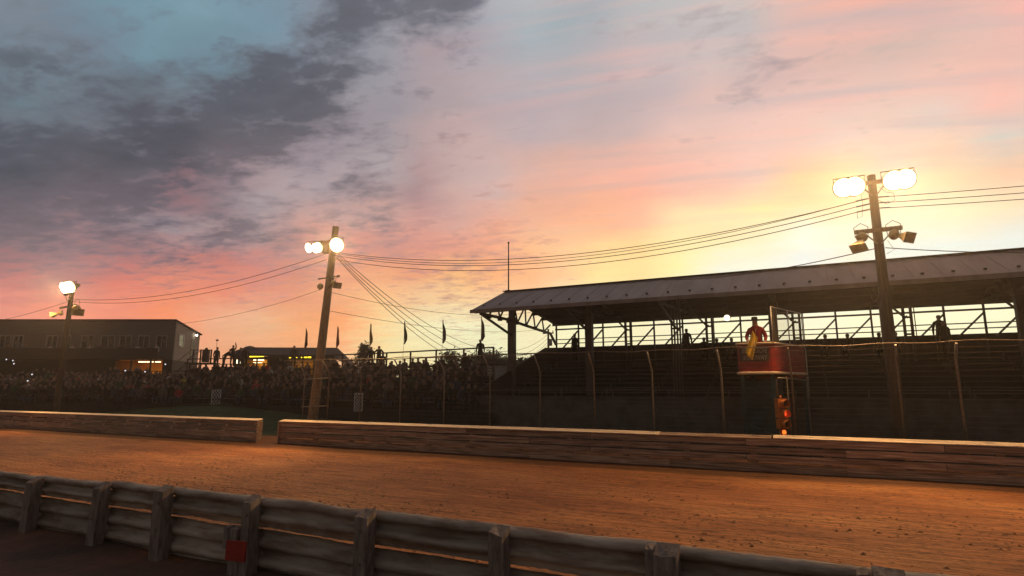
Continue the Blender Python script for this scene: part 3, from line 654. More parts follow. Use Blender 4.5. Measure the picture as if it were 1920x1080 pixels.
def text_part(s, p, size, width, parent, m, rz):
    cu = bpy.data.curves.new('lettering', 'FONT'); cu.body = s; cu.size = size; cu.shear = .3; cu.extrude = .003; cu.offset = .004; cu.align_x = 'CENTER'
    o = bpy.data.objects.new('lettering', cu); COL.objects.link(o); bpy.context.view_layer.update()
    dg = bpy.context.evaluated_depsgraph_get(); me = bpy.data.meshes.new_from_object(o.evaluated_get(dg)); bpy.data.objects.remove(o)
    w = max(v.co.x for v in me.vertices) - min(v.co.x for v in me.vertices)
    me.materials.clear(); me.materials.append(m); q = bpy.data.objects.new('lettering', me); COL.objects.link(q); q.parent = parent
    q.location = p; q.rotation_euler = (R(90), 0, rz); q.scale = (width / w, 1, 1)
mid = (a0 + a1) / 2 + nrm * .006; rzz = math.atan2(d.y, d.x)
text_part('SELINSGROVE', l2(mid, 3.64), .24, .80, bn, M['letter'], rzz)
text_part('SPEEDWAY', l2(mid, 3.42), .22, .76, bn, M['letter'], rzz)
# net screen on pipe frame along the side B-C
def sidep(t, z): p = B.lerp(Cc, t); return l2(p, z)
for a, b in (((0.0, 3.95), (0.0, 5.12)), ((0, 5.12), (1.0, 5.12)), ((1.0, 5.12), (1.0, 3.95)), ((.5, 3.95), (.5, 5.12)), ((1.0, 4.2), (1.0, 2.2))):
    mb = MB(); mb.tube([sidep(*a), sidep(*b)], .018, 6); mb.build('screen_pipe', M['bright_pipe'], fs_)
mb = MB(); mb.add([sidep(.02, 4.0), sidep(.98, 4.0), sidep(.98, 5.1), sidep(.02, 5.1)], [(0, 1, 2, 3)]); mb.build('net_screen', M['net'], fs_)
# tower legs & stairs (teal)
for p in (A + Vector((.12, .15)), B + Vector((-.1, .15)), Cc + Vector((-.1, -.15)), Dd + Vector((.1, -.15))):
    mb = MB(); mb.bar(l2(p, -.05), l2(p, 2.96), .12, .12); mb.build('leg', M['teal'], fs_)
mb = MB()
for zz in (1.0, 2.2):
    mb.bar(l2(A + Vector((.12, .15)), zz), l2(B + Vector((-.1, .15)), zz + .4), .06); mb.bar(l2(B + Vector((-.1, .15)), zz), l2(A + Vector((.12, .15)), zz + .4), .06)
mb.build('tower_brace', M['teal'], fs_)
st = MB()
for k in range(9):
    st.box(l2(Vector((-1.95 - k * .0 + .1 * k * .7, 23.8)), .3 + k * .3), (.5, .6, .05))
st.bar(l2(Vector((-2.2, 23.5)), 0), l2(Vector((-1.6, 23.5)), 2.95), .06, .2); st.bar(l2(Vector((-2.2, 24.1)), 0), l2(Vector((-1.6, 24.1)), 2.95), .06, .2)
st.build('stairs', M['teal'], fs_)
mb = MB(); mb.box(l2(Vector((-1.62, 21.3)), 1.4), (.9, .08, 2.7)); mb.build('back_panel', M['teal'], fs_)
mb = MB(); mb.tube([l2(Vector((-1.0, 20.45)), 2.25), l2(Vector((-1.0, 20.45)), 2.75), l2(Vector((-.95, 20.5)), 2.85), l2(Vector((-.1, 22.6)), 2.78)], .022, 8); mb.build('signal_bracket', M['galv'], fs_)
mb = MB()
for px_, py_ in ((-.15, 21.9), (-.72, 21.0)): mb.tube([l2(Vector((px_, py_)), -.1), l2(Vector((px_, py_)), 2.9)], .022, 6)
mb.build('support_pipe', M['galv_dull'], fs_)
# traffic signal
ts = empty('traffic_signal', (-.92, 20.42, 1.15), R(38)); tag(ts, 'yellow traffic signal with a lit red lens hanging below the flag stand', 'traffic signal')
mb = MB()
for k in range(3): mb.box((0, 0, .28 + k * .31), (.30, .2, .29), jit=.004)
mb.tube([(0, 0, 1.02), (0, 0, 1.14)], .03, 8); mb.build('housing', M['signal_yellow'], ts)
for k in range(3):
    z = .28 + k * .31; mb = MB(); n = 16; vs = []
    for dz in (.095, .30):
        for q in range(n): a = 2 * math.pi * q / n; vs.append((.115 * math.cos(a), -dz if math.sin(a) > -.75 else -min(dz, .12), z + .115 * math.sin(a)))
    mb.add(vs, [(q, (q + 1) % n, n + (q + 1) % n, n + q) for q in range(n)], True); v_ = mb.build('visor', M['signal_yellow'], ts)
    mb = MB(); mb.sphere((0, -.10, z), .105, 14, 8, (1, .25, 1)); mb.build('lens', M['lens_red'] if k == 1 else M['black'], ts)
mb = MB(); mb.box((0, .0, .03), (.16, .12, .16)); mb.build('lower_housing', M['signal_yellow'], ts)
mb = MB(); mb.sphere((-.02, -.09, .03), .07, 14, 8, (1, .4, 1)); mb.build('lower_lens', M['lens_orange'], ts)

# ------------------------------------------------------------------ people
def skin_mesh(name, verts, edges, radii, assign, mats, sub=1):
    me = bpy.data.meshes.new(name); me.from_pydata(verts, edges, []); o = bpy.data.objects.new(name, me); COL.objects.link(o)
    sk = o.modifiers.new('s', 'SKIN'); sk.use_smooth_shade = True; sk.branch_smoothing = 0.4
    for i, r in enumerate(radii):
        d_ = me.skin_vertices[0].data[i]; rr = r if isinstance(r, tuple) else (r, r); d_.radius = rr; d_.use_root = (i == 0)
    sb = o.modifiers.new('b', 'SUBSURF'); sb.levels = sub; sb.render_levels = sub
    bpy.context.view_layer.update(); dg = bpy.context.evaluated_depsgraph_get(); m2 = bpy.data.meshes.new_from_object(o.evaluated_get(dg)); m2.name = name
    bpy.data.objects.remove(o)
    m2.materials.clear()
    for m in mats: m2.materials.append(m)
    for p in m2.polygons: p.material_index = assign(p.center); p.use_smooth = True
    return m2
# local frame: facing -Y, x to the figure's left, origin at feet
def body(pose, shirt, trousers, fingers=False, arms=None, lean=0.0, hat=False, bulk=1.0):
    V = []; Rr = []; Ed = []; handv = []
    def add(p, r, to=None):
        if isinstance(r, tuple): r = (r[0] * (1.15 if r[0] < .1 else 1.22 * bulk), r[1] * (1.12 if r[0] < .1 else 1.15 * bulk))
        elif r > .03: r = r * (1.2 * bulk)
        V.append(Vector(p)); Rr.append(r)
        if to is not None: Ed.append((to, len(V) - 1))
        return len(V) - 1
    if pose == 'sit': hip = .50
    else: hip = .92
    T = hip
    fwd = -lean
    pel = add((0, 0, T), (.155, .12)); wa = add((0, fwd * .3, T + .20), (.145, .105), pel); ch = add((0, fwd * .7, T + .40), (.165, .115), wa); nb = add((0, fwd, T + .54), (.10, .08), ch)
    nk = add((0, fwd * 1.08 - .005, T + .61), (.055, .058), nb); h1 = add((0, fwd * 1.12 - .03, T + .67), (.080, .085), nk); h2 = add((0, fwd * 1.15 - .02, T + .76), (.098, .099), h1); h3 = add((0, fwd * 1.15 - .01, T + .83), (.070, .075), h2)
    if fingers:
        add((0, fwd * 1.15 - .115, T + .725), .014, h1)
    for s in (-1, 1):
        sh = add((s * .19, fwd * .85, T + .49), .062, nb)
        if arms and arms[0 if s < 0 else 1]:
            el, wr, ha = arms[0 if s < 0 else 1]
        elif pose == 'sit': el, wr, ha = (s * .24, -.08, T + .23), (s * .14, -.30, T + .14), (s * .10, -.38, T + .13)
        else: el, wr, ha = (s * .25, .03, T + .20), (s * .26, -.04, T - .04), (s * .255, -.07, T - .13)
        e_ = add(el, .045, sh); w_ = add(wr, .032, e_); hn = add(ha, (.040, .02), w_); handv.append(hn)
        if fingers:
            dv = (Vector(ha) - Vector(wr)).normalized(); sd = dv.cross(Vector((0, 0, 1)));
            if sd.length < .1: sd = Vector((1, 0, 0))
            sd.normalize()
            for q in range(4):
                b1 = add(Vector(ha) + dv * .045 + sd * (.027 - .018 * q), .009, hn); b2 = add(Vector(ha) + dv * (.075 + .006 * (q in (1, 2))) + sd * (.028 - .019 * q) + Vector((0, 0, -.012)), .0085, b1); add(Vector(ha) + dv * .082 + sd * (.026 - .018 * q) + Vector((0, 0, -.036)), .007, b2)
            t1 = add(Vector(ha) + sd * .045 - dv * .01, .010, hn); add(Vector(ha) + sd * .06 + dv * .03 + Vector((0, 0, -.01)), .008, t1)
        hp = add((s * .095, 0, T - .06), .095, pel)
        if pose == 'sit': kn = add((s * .13, -.42, T - .02), .065, hp); an = add((s * .12, -.40, .08), .042, kn)
        elif pose == 'stride': kn = add((s * .10, -.10 * s, .50), .062, hp); an = add((s * .10, -.02 * s + .05, .08), .042, kn)
        else: kn = add((s * .11, -.02, .50), .062, hp); an = add((s * .12, .02, .08), .042, kn)
        add(tuple(Vector(V[an]) + Vector((0, -.16, -.04))), .036, an)
    Tt = T
    def assign(c):
        if c.z > Tt + .585: return 3 if (c.z > Tt + .80 or (c.y > fwd + .02 and c.z > Tt + .66)) else 0
        for hh in hands:
            if (c - hh).length < .10: return 0
        if c.z < .10: return 3
        if pose == 'sit':
            if c.y < -.1 and c.z < Tt + .08: return 2
            return 2 if c.z < Tt + .0 else 1
        return 2 if c.z < Tt + .02 and abs(c.x) < .215 else 1
    hands = []
    for b in handv: hands.append(V[b])
    return skin_mesh('person', V, Ed, Rr, assign, [M['skin'], shirt, trousers, CLOTH['black']])
_cache = {}
def pmesh(pose, sh, tr, **kw):
    k = (pose, sh, tr, str(kw))
    if k not in _cache: _cache[k] = body(pose, CLOTH[sh], CLOTH[tr], **kw)
    return _cache[k]
def person(loc, rz, label, pose='stand', sh='charcoal', tr='black', group=None, s=1.0, **kw):
    o = bpy.data.objects.new('person', pmesh(pose, sh, tr, **kw)); COL.objects.link(o); o.location = loc; o.rotation_euler.z = rz; o.scale = (s, s, s)
    tag(o, label, 'person', group); return o
# flagger
T = .92
fl = person((-1.52, 20.98, 3.04), R(-8), 'person in a red shirt and dark brimmed hat leaning over the flag stand rail', 'stand', 'red', 'navy', s=.99, fingers=True, lean=.10, bulk=1.25,
            arms=(((-.31, -.06, T + .27), (-.24, -.28, T + .12), (-.20, -.37, T + .08)), ((.30, -.05, T + .25), (.30, -.24, T + .06), (.29, -.33, T + .02))))
mb = MB(); prof = [(0.16, -.025), (.165, -.015), (.10, .0), (.098, .06), (.085, .10), (.02, .11)]; n = 18; vs = []
for rr, hh in prof:
    for k in range(n): a = 2 * math.pi * k / n; vs.append((rr * math.cos(a), rr * 1.1 * math.sin(a) - .16, T + .80 + hh + (.02 * abs(math.cos(a)) if rr > .12 else 0)))
mb.add(vs, [(i * n + k, i * n + (k + 1) % n, (i + 1) * n + (k + 1) % n, (i + 1) * n + k) for i in range(len(prof) - 1) for k in range(n)] + [tuple(range(n))[::-1], tuple((len(prof) - 1) * n + k for k in range(n))], True)
mb.build('hat', CLOTH['black'], fl)
# yellow flag hanging from his hand over the rail
fy = empty('flag', (-1.80, 20.5, 4.0)); tag(fy, 'yellow flag hanging from the flagger hand over the banner', 'flag')
pa = PY(1411, 620, 20.45); pb = PY(1421, 634, 20.44); pc = PY(1397, 660, 20.42); pd = PY(1411, 675, 20.42); pe = PY(1415, 640, 20.42)
mb = MB(); nu, nv = 10, 16; vs = []
for j in range(nv + 1):
    t = j / nv
    l_ = pa.lerp(pc, t); r_ = (pa.lerp(pb, t / .3) if t < .3 else pb.lerp(pd, (t - .3) / .7))
    for i in range(nu + 1):
        s_ = i / nu; p = l_.lerp(r_, s_); p.y += .03 * math.sin(s_ * 9 + t * 2) * t; p.z -= .03 * math.sin(s_ * 3.14) * t
        vs.append(tuple(p - Vector(fy.location)))
mb.add(vs, [(j * (nu + 1) + i, j * (nu + 1) + i + 1, (j + 1) * (nu + 1) + i + 1, (j + 1) * (nu + 1) + i) for j in range(nv) for i in range(nu)], True)
o = mb.build('cloth', M['flag_yellow'], fy); so = o.modifiers.new('t', 'SOLIDIFY'); so.thickness = .004
mb = MB(); mb.tube([pa - Vector(fy.location) + Vector((.1, .12, .08)), pe - Vector(fy.location) + Vector((0, .02, 0)), pd - Vector(fy.location)], .010, 6); mb.build('stick', M['wood_cap'], fy)

face_cam = lambda p: math.atan2(-p.x, p.y) * -1 + 0.0
def facing(p):   # rz so that local -Y points to the track side (toward camera)
    d_ = Vector((0 - p.x, 0 - p.y)); return math.atan2(d_.y, d_.x) + math.pi / 2
# people under the grandstand roof
def gsp(u, Y): d_ = ray(u, 640); t = Y / d_[1]; return d_[0] * t
def step_z(Y): k = int((Y - 24.6) / .76); return 1.0 + .232 * max(0, min(NR - 1, k))
GP = [(1078, 34.3, 'stand', 'charcoal', 'standing person silhouetted at the far end of the grandstand opening beside a post', 1.0),
      (1288, 34.3, 'stand', 'black', 'standing person silhouetted just right of the built-up column in the grandstand opening', 1.0),
      (1765, 34.2, 'stand', 'black', 'broad standing person silhouetted in the opening right of the right light pole', 1.06),
      (1772, 33.5, 'stand', 'charcoal', 'person standing close in front of the broad silhouette right of the right pole', .99)]
for u, Y, po, sh, lb, s in GP:
    x = gsp(u, Y); person((x, Y, step_z(Y) + .35), R(random.uniform(-25, 25)), lb, po, sh, group='people silhouetted in the grandstand opening', s=s)
GH = [(1320, 'seated person whose head shows left of the lit lamp under the roof'), (1344, 'seated person whose head shows just below the lit lamp under the roof'), (1372, 'seated person low behind the flag stand left side'), (1548, 'seated person whose head tops the back parapet right of the net screen'), (1590, 'seated person with head barely above the parapet between net screen and right pole'), (1649, 'seated person whose head shows immediately left of the right pole'), (1680, 'seated person whose head shows immediately right of the right pole')]
for u, lb in GH:
    x = gsp(u, 34.0); zt = 5.36 if u in (1320,) else 5.27
    person((x, 34.0, zt - 1.36), R(random.uniform(-20, 20)), lb, 'sit', random.choice(['black', 'charcoal', 'brown']), group='people silhouetted in the grandstand opening')
# ------------------------------------------------------------------ left bleachers (curved bank of rows)
BK = [(-260, 53), (-60, 52.5), (180, 51.5), (390, 50), (560, 46), (720, 41.5), (925, 35.8)]
FRN = [(-260, 45), (-60, 44.5), (180, 43.5), (390, 41.5), (560, 37), (720, 32), (925, 27.6)]
def gz(u): return 1.75 if u < 560 else 1.75 - .45 * min(1, (u - 560) / 320)
def bpt(i, t, z):  # i along polyline (float), t front->back
    k = min(int(i), len(BK) - 2); f = i - k
    a = PZD(FRN[k][0], FRN[k][1], 0).lerp(PZD(FRN[k + 1][0], FRN[k + 1][1], 0), f)
    b = PZD(BK[k][0], BK[k][1], 0).lerp(PZD(BK[k + 1][0], BK[k + 1][1], 0), f)
    p = a.lerp(b, t); p.z = z; return p
NB = 11
def row_z(r, i=4):
    top = 3.15 if i < 2.8 else 3.7
    return 1.85 + (top - 1.85) * r / (NB - 1)
def upos(i): k = min(int(i), len(BK) - 2); return BK[k][0] + (BK[k + 1][0] - BK[k][0]) * (i - k)
def iof(u):
    for k in range(len(BK) - 1):
        if BK[k][0] <= u <= BK[k + 1][0]: return k + (u - BK[k][0]) / (BK[k + 1][0] - BK[k][0])
    return 0 if u < BK[0][0] else len(BK) - 1.001
secs = [(0.0, 2.79, 'far left open bleachers full of spectators below the long building'), (2.8, 6.0, 'open plank bleachers behind the leaning pole and fence')]
for a, b, lb in secs:
    e = empty('bleachers', bpt((a + b) / 2, 0, 0)); tag(e, lb, 'bleachers', 'open bleachers left of the grandstand'); ol = Vector(e.location)
    for r in range(NB):
        z = row_z(r, (a + b) / 2); t = r / (NB - 1)
        mb = MB(); ii = fr(a, b, .5)
        for i0, i1 in zip(ii, ii[1:]): mb.bar(bpt(i0, t, z) - ol, bpt(i1, t, z) - ol, .30, .05)
        mb.build('bench', M['bench'], e)
        mb = MB()
        for i0, i1 in zip(ii, ii[1:]):
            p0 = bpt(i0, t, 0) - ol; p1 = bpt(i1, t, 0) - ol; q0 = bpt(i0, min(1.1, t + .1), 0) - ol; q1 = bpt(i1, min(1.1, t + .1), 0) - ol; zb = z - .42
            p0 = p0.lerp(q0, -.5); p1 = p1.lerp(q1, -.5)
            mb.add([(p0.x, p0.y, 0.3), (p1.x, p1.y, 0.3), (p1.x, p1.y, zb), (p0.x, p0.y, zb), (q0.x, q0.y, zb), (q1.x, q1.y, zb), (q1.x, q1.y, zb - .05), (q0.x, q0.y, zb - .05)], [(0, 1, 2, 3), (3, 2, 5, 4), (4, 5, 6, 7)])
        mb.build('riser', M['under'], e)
    if a > 1:
        mb = MB()
        for i0, i1 in zip(ii, ii[1:]): mb.bar(bpt(i0, 1.13, 4.0) - ol, bpt(i1, 1.13, 4.0) - ol, 1.3, .1)
        mb.build('walkway', M['under'], e)
    mb = MB(); ii = fr(a, b, .25)
    for zz, w in (((5.02, .09), (4.55, .05)) if a > 1 else ((4.0, .07), (3.7, .05))):
        for i0, i1 in zip(ii, ii[1:]): mb.bar(bpt(i0, 1.06, zz) - ol, bpt(i1, 1.06, zz) - ol, .06, w)
    mb.build('back_rail', M['pole_dark'], e)
    for i0 in ii:
        mb = MB(); mb.bar(bpt(i0, 1.06, .5) - ol, bpt(i0, 1.06, 5.05 if a > 1 else 4.0) - ol, .08, .1); mb.build('rail_post', M['pole_dark'], e)
# crowd mass + individuals
def add_mesh_to(mb, me, mtx, remap):
    mb.add([mtx @ v.co for v in me.vertices], [tuple(p.vertices) for p in me.polygons])
    k = len(me.polygons)
    mb.mi[-k:] = [remap[p.material_index] for p in me.polygons]; mb.sm[-k:] = [True] * k
M['skin_shade'] = mat('shaded_crowd_skin', (0.20, 0.12, 0.085), (0.14, 0.08, 0.055), 0.7, 8)  # darker copy of skin, the crowd's dim light put into the colour
cm = [CLOTH['black'], CLOTH['charcoal'], CLOTH['navy'], CLOTH['brown'], CLOTH['grey'], M['skin_shade'], CLOTH['denim'], CLOTH['red'], CLOTH['green'], CLOTH['white']]
base_s = body('sit', CLOTH['black'], CLOTH['black']); base_s2 = body('sit', CLOTH['black'], CLOTH['black'], lean=.12); base_st = body('stand', CLOTH['black'], CLOTH['black'])
def simplify(me):
    o = bpy.data.objects.new('tmp', me); COL.objects.link(o); dm = o.modifiers.new('d', 'DECIMATE'); dm.ratio = .22
    bpy.context.view_layer.update(); dg = bpy.context.evaluated_depsgraph_get(); m2 = bpy.data.meshes.new_from_object(o.evaluated_get(dg)); bpy.data.objects.remove(o); return m2
LOW = [simplify(m) for m in (base_s, base_s2, base_st)]
taken = []
def crowd_obj(i_lo, i_hi, dens, label):
    mb = MB()
    for r in range(NB):
        n = int((i_hi - i_lo) * dens)
        for q in range(n):
            if random.random() < .42: continue
            i = i_lo + (i_hi - i_lo) * (q + random.uniform(.2, .8)) / n; u = upos(i)
            if any(rr == r and abs(u - uu) < 9 for rr, uu in taken): continue
            t = r / (NB - 1); z = row_z(r, i); p = bpt(i, t, 0)
            stand = random.random() < .06; me = LOW[2] if stand else random.choice(LOW[:2])
            sc = random.uniform(.88, 1.05); m_ = Matrix.Translation((p.x, p.y, z - .47 * sc + (.02 if not stand else .05))) @ Matrix.Rotation(facing(p) + random.uniform(-.5, .5), 4, 'Z') @ Matrix.Scale(sc, 4)
            sh = random.choice([0, 0, 1, 1, 2, 3, 0, 0, 6, 8, 1, 9 if random.random() < .12 else 4, 7 if random.random() < .15 else 0]); add_mesh_to(mb, me, m_, {0: 5, 1: sh, 2: random.choice([0, 6, 6, 1]), 3: 0})
    o = mb.build('crowd', cm); tag(o, label, 'crowd', kind='stuff'); return o
IND = [(15, 7, 'white', 'seated spectator in a white top high in the far left bleachers'), (27, 6, 'grey', 'grey-topped spectator two seats along from the white top at far left'), (53, 3, 'white', 'spectator in white low in the far left bleachers left of the farthest pole'), (62, 5, 'grey', 'grey spectator above the low white one left of the farthest pole'),
       (100, 6, 'pink', 'spectator in a pale pink top just left of the farthest pole'), (147, 7, 'red', 'spectator in a dull red top right of the farthest pole'), (185, 7, 'white', 'spectator in white beside the lit amber opening, left of it'), (165, 4, 'grey', 'grey spectator midway up right of the farthest pole'),
       (235, 6, 'blue', 'spectator in blue directly below the lit amber opening'), (272, 5, 'white', 'spectator in white below the right part of the amber opening'), (318, 8, 'white', 'spectator in white near the corner of the long building'), (345, 6, 'yellow', 'spectator in a yellow top below the building end wall'),
       (390, 7, 'grey', 'grey spectator seated below the deck railing'), (437, 6, 'white', 'spectator in white left of the yellow lit stand'), (452, 4, 'white', 'spectator in white midway down below the yellow lights'), (485, 2, 'red', 'spectator in red low in the bleachers left of the fence end'),
       (370, 2, 'grey', 'grey spectator seated beside the first lattice panel'), (507, 8, 'white', 'spectator with a pale top near the rail left of the leaning pole'), (525, 8, 'grey', 'grey spectator next to the pale one left of the leaning pole'), (648, 9, 'brown', 'seated spectator just right of the leaning pole under the small tree'),
       (665, 9, 'charcoal', 'seated spectator in front of the small tree'), (735, 9, 'black', 'seated spectator left of the third feather flag under the rail'), (752, 9, 'navy', 'seated spectator directly under the third feather flag'), (800, 9, 'brown', 'seated spectator between the third and fourth feather flags')]
PEO = 'spectators picked out in the open bleachers'
for u, r, sh, lb in IND:
    taken.append((r, u)); i = iof(u); p = bpt(i, r / (NB - 1), 0); z = row_z(r, i)
    person((p.x, p.y, z - .47), facing(p) + random.uniform(-.4, .4), lb, 'sit', sh, random.choice(['denim', 'black']), PEO)
crowd_obj(0.2, 2.78, 26, 'dim crowd packed on the far left bleachers below the long building')
crowd_obj(2.82, 5.9, 17, 'dim crowd scattered over the plank bleachers behind the catch fence')
TOP = 'people standing against the sky on the bleacher walkway'
def topper(u, D, lb, pose='stand', sh='black', z=4.12, s=1.0, rz=None, **kw):
    p = PZD(u, D, z); person(p, facing(p) + (rz or 0), lb, pose, sh, 'black', TOP, s, **kw)
topper(401, 48.2, 'upright person standing at the walkway rail below a small object on a stick', rz=.6)
topper(415, 48.4, 'person bending forward between two standing people at the walkway rail', rz=1.2, lean=.42, s=.92)
topper(431, 48.6, 'person raising one arm overhead at the walkway rail left of the low stand', rz=.4, z=4.3, arms=(None, ((.22, -.05, T + .75), (.14, -.08, T + .98), (.13, -.1, T + 1.08))))
topper(446, 48.6, 'person standing at the left end of the low yellow-lit stand', sh='grey')
topper(455, 48.0, 'person in grey beside the umbrella in front of the low stand', sh='charcoal')
topper(547, 47.0, 'person standing alone above the low stand roofline, left of the leaning pole', sh='charcoal', z=4.15)
topper(693, 42.6, 'left one of the pair standing by the walkway rail under the third feather flag', z=3.75)
topper(708, 42.2, 'right one of the pair standing by the walkway rail with elbows out', z=3.78, arms=(((-.32, -.1, T + .36), (-.16, -.28, T + .55), (-.10, -.30, T + .62)), ((.32, -.1, T + .36), (.16, -.28, T + .55), (.10, -.30, T + .62))))
topper(900, 38.5, 'tall dark person standing under the last feather flag beside the grandstand', z=3.95)
# object on stick
mb = MB(); mb.tube([(0, 0, 0), (0, 0, .62)], .015, 6); mb.box((0, 0, .68), (.22, .1, .12)); o = mb.build('camera_stick', M['black']); o.location = PZD(399.5, 48.2, 5.75); tag(o, 'small dark box on a thin stick above a standing person', 'camera stick')
# umbrella
mb = MB(); n = 12; vs = [(0, 0, .28)] + [(.62 * math.cos(2 * math.pi * k / n), .62 * math.sin(2 * math.pi * k / n), 0) for k in range(n)] + [(.36 * math.cos(2 * math.pi * k / n), .36 * math.sin(2 * math.pi * k / n), .19) for k in range(n)]
mb.add(vs, [(0, n + 1 + k, n + 1 + (k + 1) % n) for k in range(n)] + [(n + 1 + k, 1 + k, 1 + (k + 1) % n, n + 1 + (k + 1) % n) for k in range(n)], True); mb.tube([(0, 0, .28), (0, 0, -.7)], .015, 5)
o = mb.build('umbrella', CLOTH['grey']); o.location = PZD(463, 47.5, 5.65); tag(o, 'small grey umbrella in front of the low yellow-lit stand', 'umbrella')
# lattice panels
for i, (u, v, D, w, h) in enumerate(((405, 745, 40.6, .62, 1.0), (672, 754, 32.5, .45, .95), (1857, 776, 24.0, .6, .8))):
    c = PD(u, v, D); mb = MB(); n = 3
    for k in range(-n, n + 1):
        for sg in (1, -1):
            x0 = k * w / n; pts = []
            a = Vector((x0 - h / 2 * sg * .7, 0, -h / 2)); b = Vector((x0 + h / 2 * sg * .7, 0, h / 2))
            # clip in x
            dx = b.x - a.x; t0, t1 = 0.0, 1.0
            for lim in (-w / 2, w / 2):
                tt = (lim - a.x) / dx
                if dx > 0:
                    if lim < 0: t0 = max(t0, tt)
                    else: t1 = min(t1, tt)
                else:
                    if lim < 0: t1 = min(t1, tt)
                    else: t0 = max(t0, tt)
            if t1 - t0 > .03: mb.bar(a.lerp(b, t0) + Vector((0, .006 * sg, 0)), a.lerp(b, t1) + Vector((0, .006 * sg, 0)), .014, .022)
    for sx in (-1, 1): mb.bar((sx * w / 2, 0, -h / 2), (sx * w / 2, 0, h / 2), .03)
    for sz in (-1, 1): mb.bar((-w / 2, 0, sz * h / 2), (w / 2, 0, sz * h / 2), .03)
    o = mb.build('lattice_panel', M['lattice']); o.location = c; o.rotation_euler.z = YAW * .8
    tag(o, ['white lattice panel at the foot of the far left bleachers', 'white lattice panel at the foot of the bleachers right of the leaning pole', 'faint white lattice panel in front of the grandstand near the right edge'][i], 'lattice', 'white lattice panels')
# feather flags
FL = [(574, 'dark maroon', (0.10, 0.012, 0.015)), (633, 'bright red', (0.42, 0.02, 0.02)), (695, 'golden yellow', (0.42, 0.24, 0.04)), (759, 'dark green', (0.03, 0.06, 0.03)), (831, 'black', (0.02, 0.02, 0.018)), (903, 'dark brown', (0.10, 0.04, 0.02))]
ordn = ['first', 'second', 'third', 'fourth', 'fifth', 'last']
for i, (u, cn, c) in enumerate(FL):
    top = PY(u, [615, 612, 607, 602, 599, 593][i], 40); zb = 3.0
    e = empty('feather_flag', (top.x, 40, zb)); tag(e, '%s feather flag on a thin pole, %s from the left behind the bleachers' % (cn, ordn[i]), 'flag', 'feather flags behind the bleachers')
    mb = MB(); mb.tube([(-.25, 0, 0), (-.06, 0, 2.5), (0, 0, top.z - zb + .05)], [.02, .015, .01], 6); mb.build('pole', M['galv_dull'], e)
    h = 1.85; H0 = top.z - zb; nn = 16; vs = []
    sgn = 1 
    for j in range(nn + 1):
        t = j / nn; w = .05 + .30 * math.sin(min(1, t * 1.25) * 1.5) * (1 - max(0, t - .82) * 4.8) + .04 * math.sin(t * 9 + i)
        for q in range(5):
            s_ = q / 4; vs.append((-.03 + s_ * w * sgn, .05 * math.sin(s_ * 6 + t * 5 + i), H0 - .02 - t * h - .1 * s_ * t))
    mb = MB(); mb.add(vs, [(j * 5 + q, j * 5 + q + 1, (j + 1) * 5 + q + 1, (j + 1) * 5 + q) for j in range(nn) for q in range(4)], True)
    o = mb.build('cloth', mat('flag_' + cn.replace(' ', '_'), c, None, .8, 6), e); o.modifiers.new('t', 'SOLIDIFY').thickness = .006

# ------------------------------------------------------------------ long building at left
bo = PZD(318, 60, 0); LB = empty('grandstand_building', bo, YAW); tag(LB, 'long grey flat-fronted two storey building with a window row and lit amber opening', 'building')
# local: x right along facade, y = away; facade at y=0, spans x -32..0, z 5.6..9.35
W0 = -30.0
def upx(u, D=60): return (u - 318) * D / (F / math.cos(PIT)) * 1.0 
def lx(u): return (u - 960) / 1116.0 * 60 - (318 - 960) / 1116.0 * 60
def lz(v): return CH + (729 - v) / 1116.0 * 60 * 1.0
ZT = 9.36
mb = MB()
# facade with real window openings: piers between windows
wins = [(-250, -225), (-190, -165), (-130, -105), (-70, -45), (-15, 7), (12, 31), (75, 96), (107, 121), (141, 165), (178, 205), (213, 237), (249, 271), (283, 304)]
zw0, zw1 = lz(651), lz(629)
def fbox(x0, x1, z0, z1, y0=0, y1=.2): mb.box(((x0 + x1) / 2, (y0 + y1) / 2, (z0 + z1) / 2), (x1 - x0, y1 - y0, z1 - z0))
fbox(W0, 0, zw1, ZT); fbox(W0, 0, 5.4, zw0)
xs = [W0] + [x for a, b in wins for x in (lx(a), lx(b))] + [0]
for k in range(0, len(xs) - 1, 2): fbox(xs[k], xs[k + 1], zw0, zw1)
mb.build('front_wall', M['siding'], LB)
for a, b in wins:
    x0, x1 = lx(a), lx(b); cx = (x0 + x1) / 2; cz = (zw0 + zw1) / 2; w = x1 - x0; h = zw1 - zw0
    mb = MB(); mb.box((cx, .16, cz), (w, .02, h)); wn = mb.build('window', M['glass_dark'], LB)
    mb = MB()
    for sx in (-1, 1): mb.box((cx + sx * (w / 2 - .03), .05, cz), (.06, .14, h))
    mb.box((cx, .05, zw1 - .03), (w - .12, .14, .06)); mb.box((cx, .08, cz), (.05, .1, h - .06)); mb.build('window_frame', M['frame_white'], wn)
# end wall: receding, sloping roof
ed = Vector((.62, 8.6)); er = math.atan2(ed.y, ed.x)
el_ = 8.3
def endp(t, z, off=0): 
    p0 = PZD(318, 60, 0); p1 = PZD(366, 68, 0); q = p0.lerp(p1, t) - bo; q = Matrix.Rotation(-YAW, 3, 'Z') @ q; nrm_ = Matrix.Rotation(-YAW, 3, 'Z') @ ((p1 - p0).normalized().cross(Vector((0, 0, 1)))); q = q + nrm_ * off; return (q.x, q.y, z)
def et(z0t): return ZT + (8.66 - ZT) * z0t
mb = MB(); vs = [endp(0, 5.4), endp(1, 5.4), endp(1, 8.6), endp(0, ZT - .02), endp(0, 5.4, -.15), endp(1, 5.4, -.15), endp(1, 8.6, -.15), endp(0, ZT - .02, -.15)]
mb.add(vs, [(0, 1, 2, 3), (7, 6, 5, 4), (0, 4, 5, 1), (3, 2, 6, 7), (1, 5, 6, 2)]); mb.build('end_wall', M['siding_end'], LB)
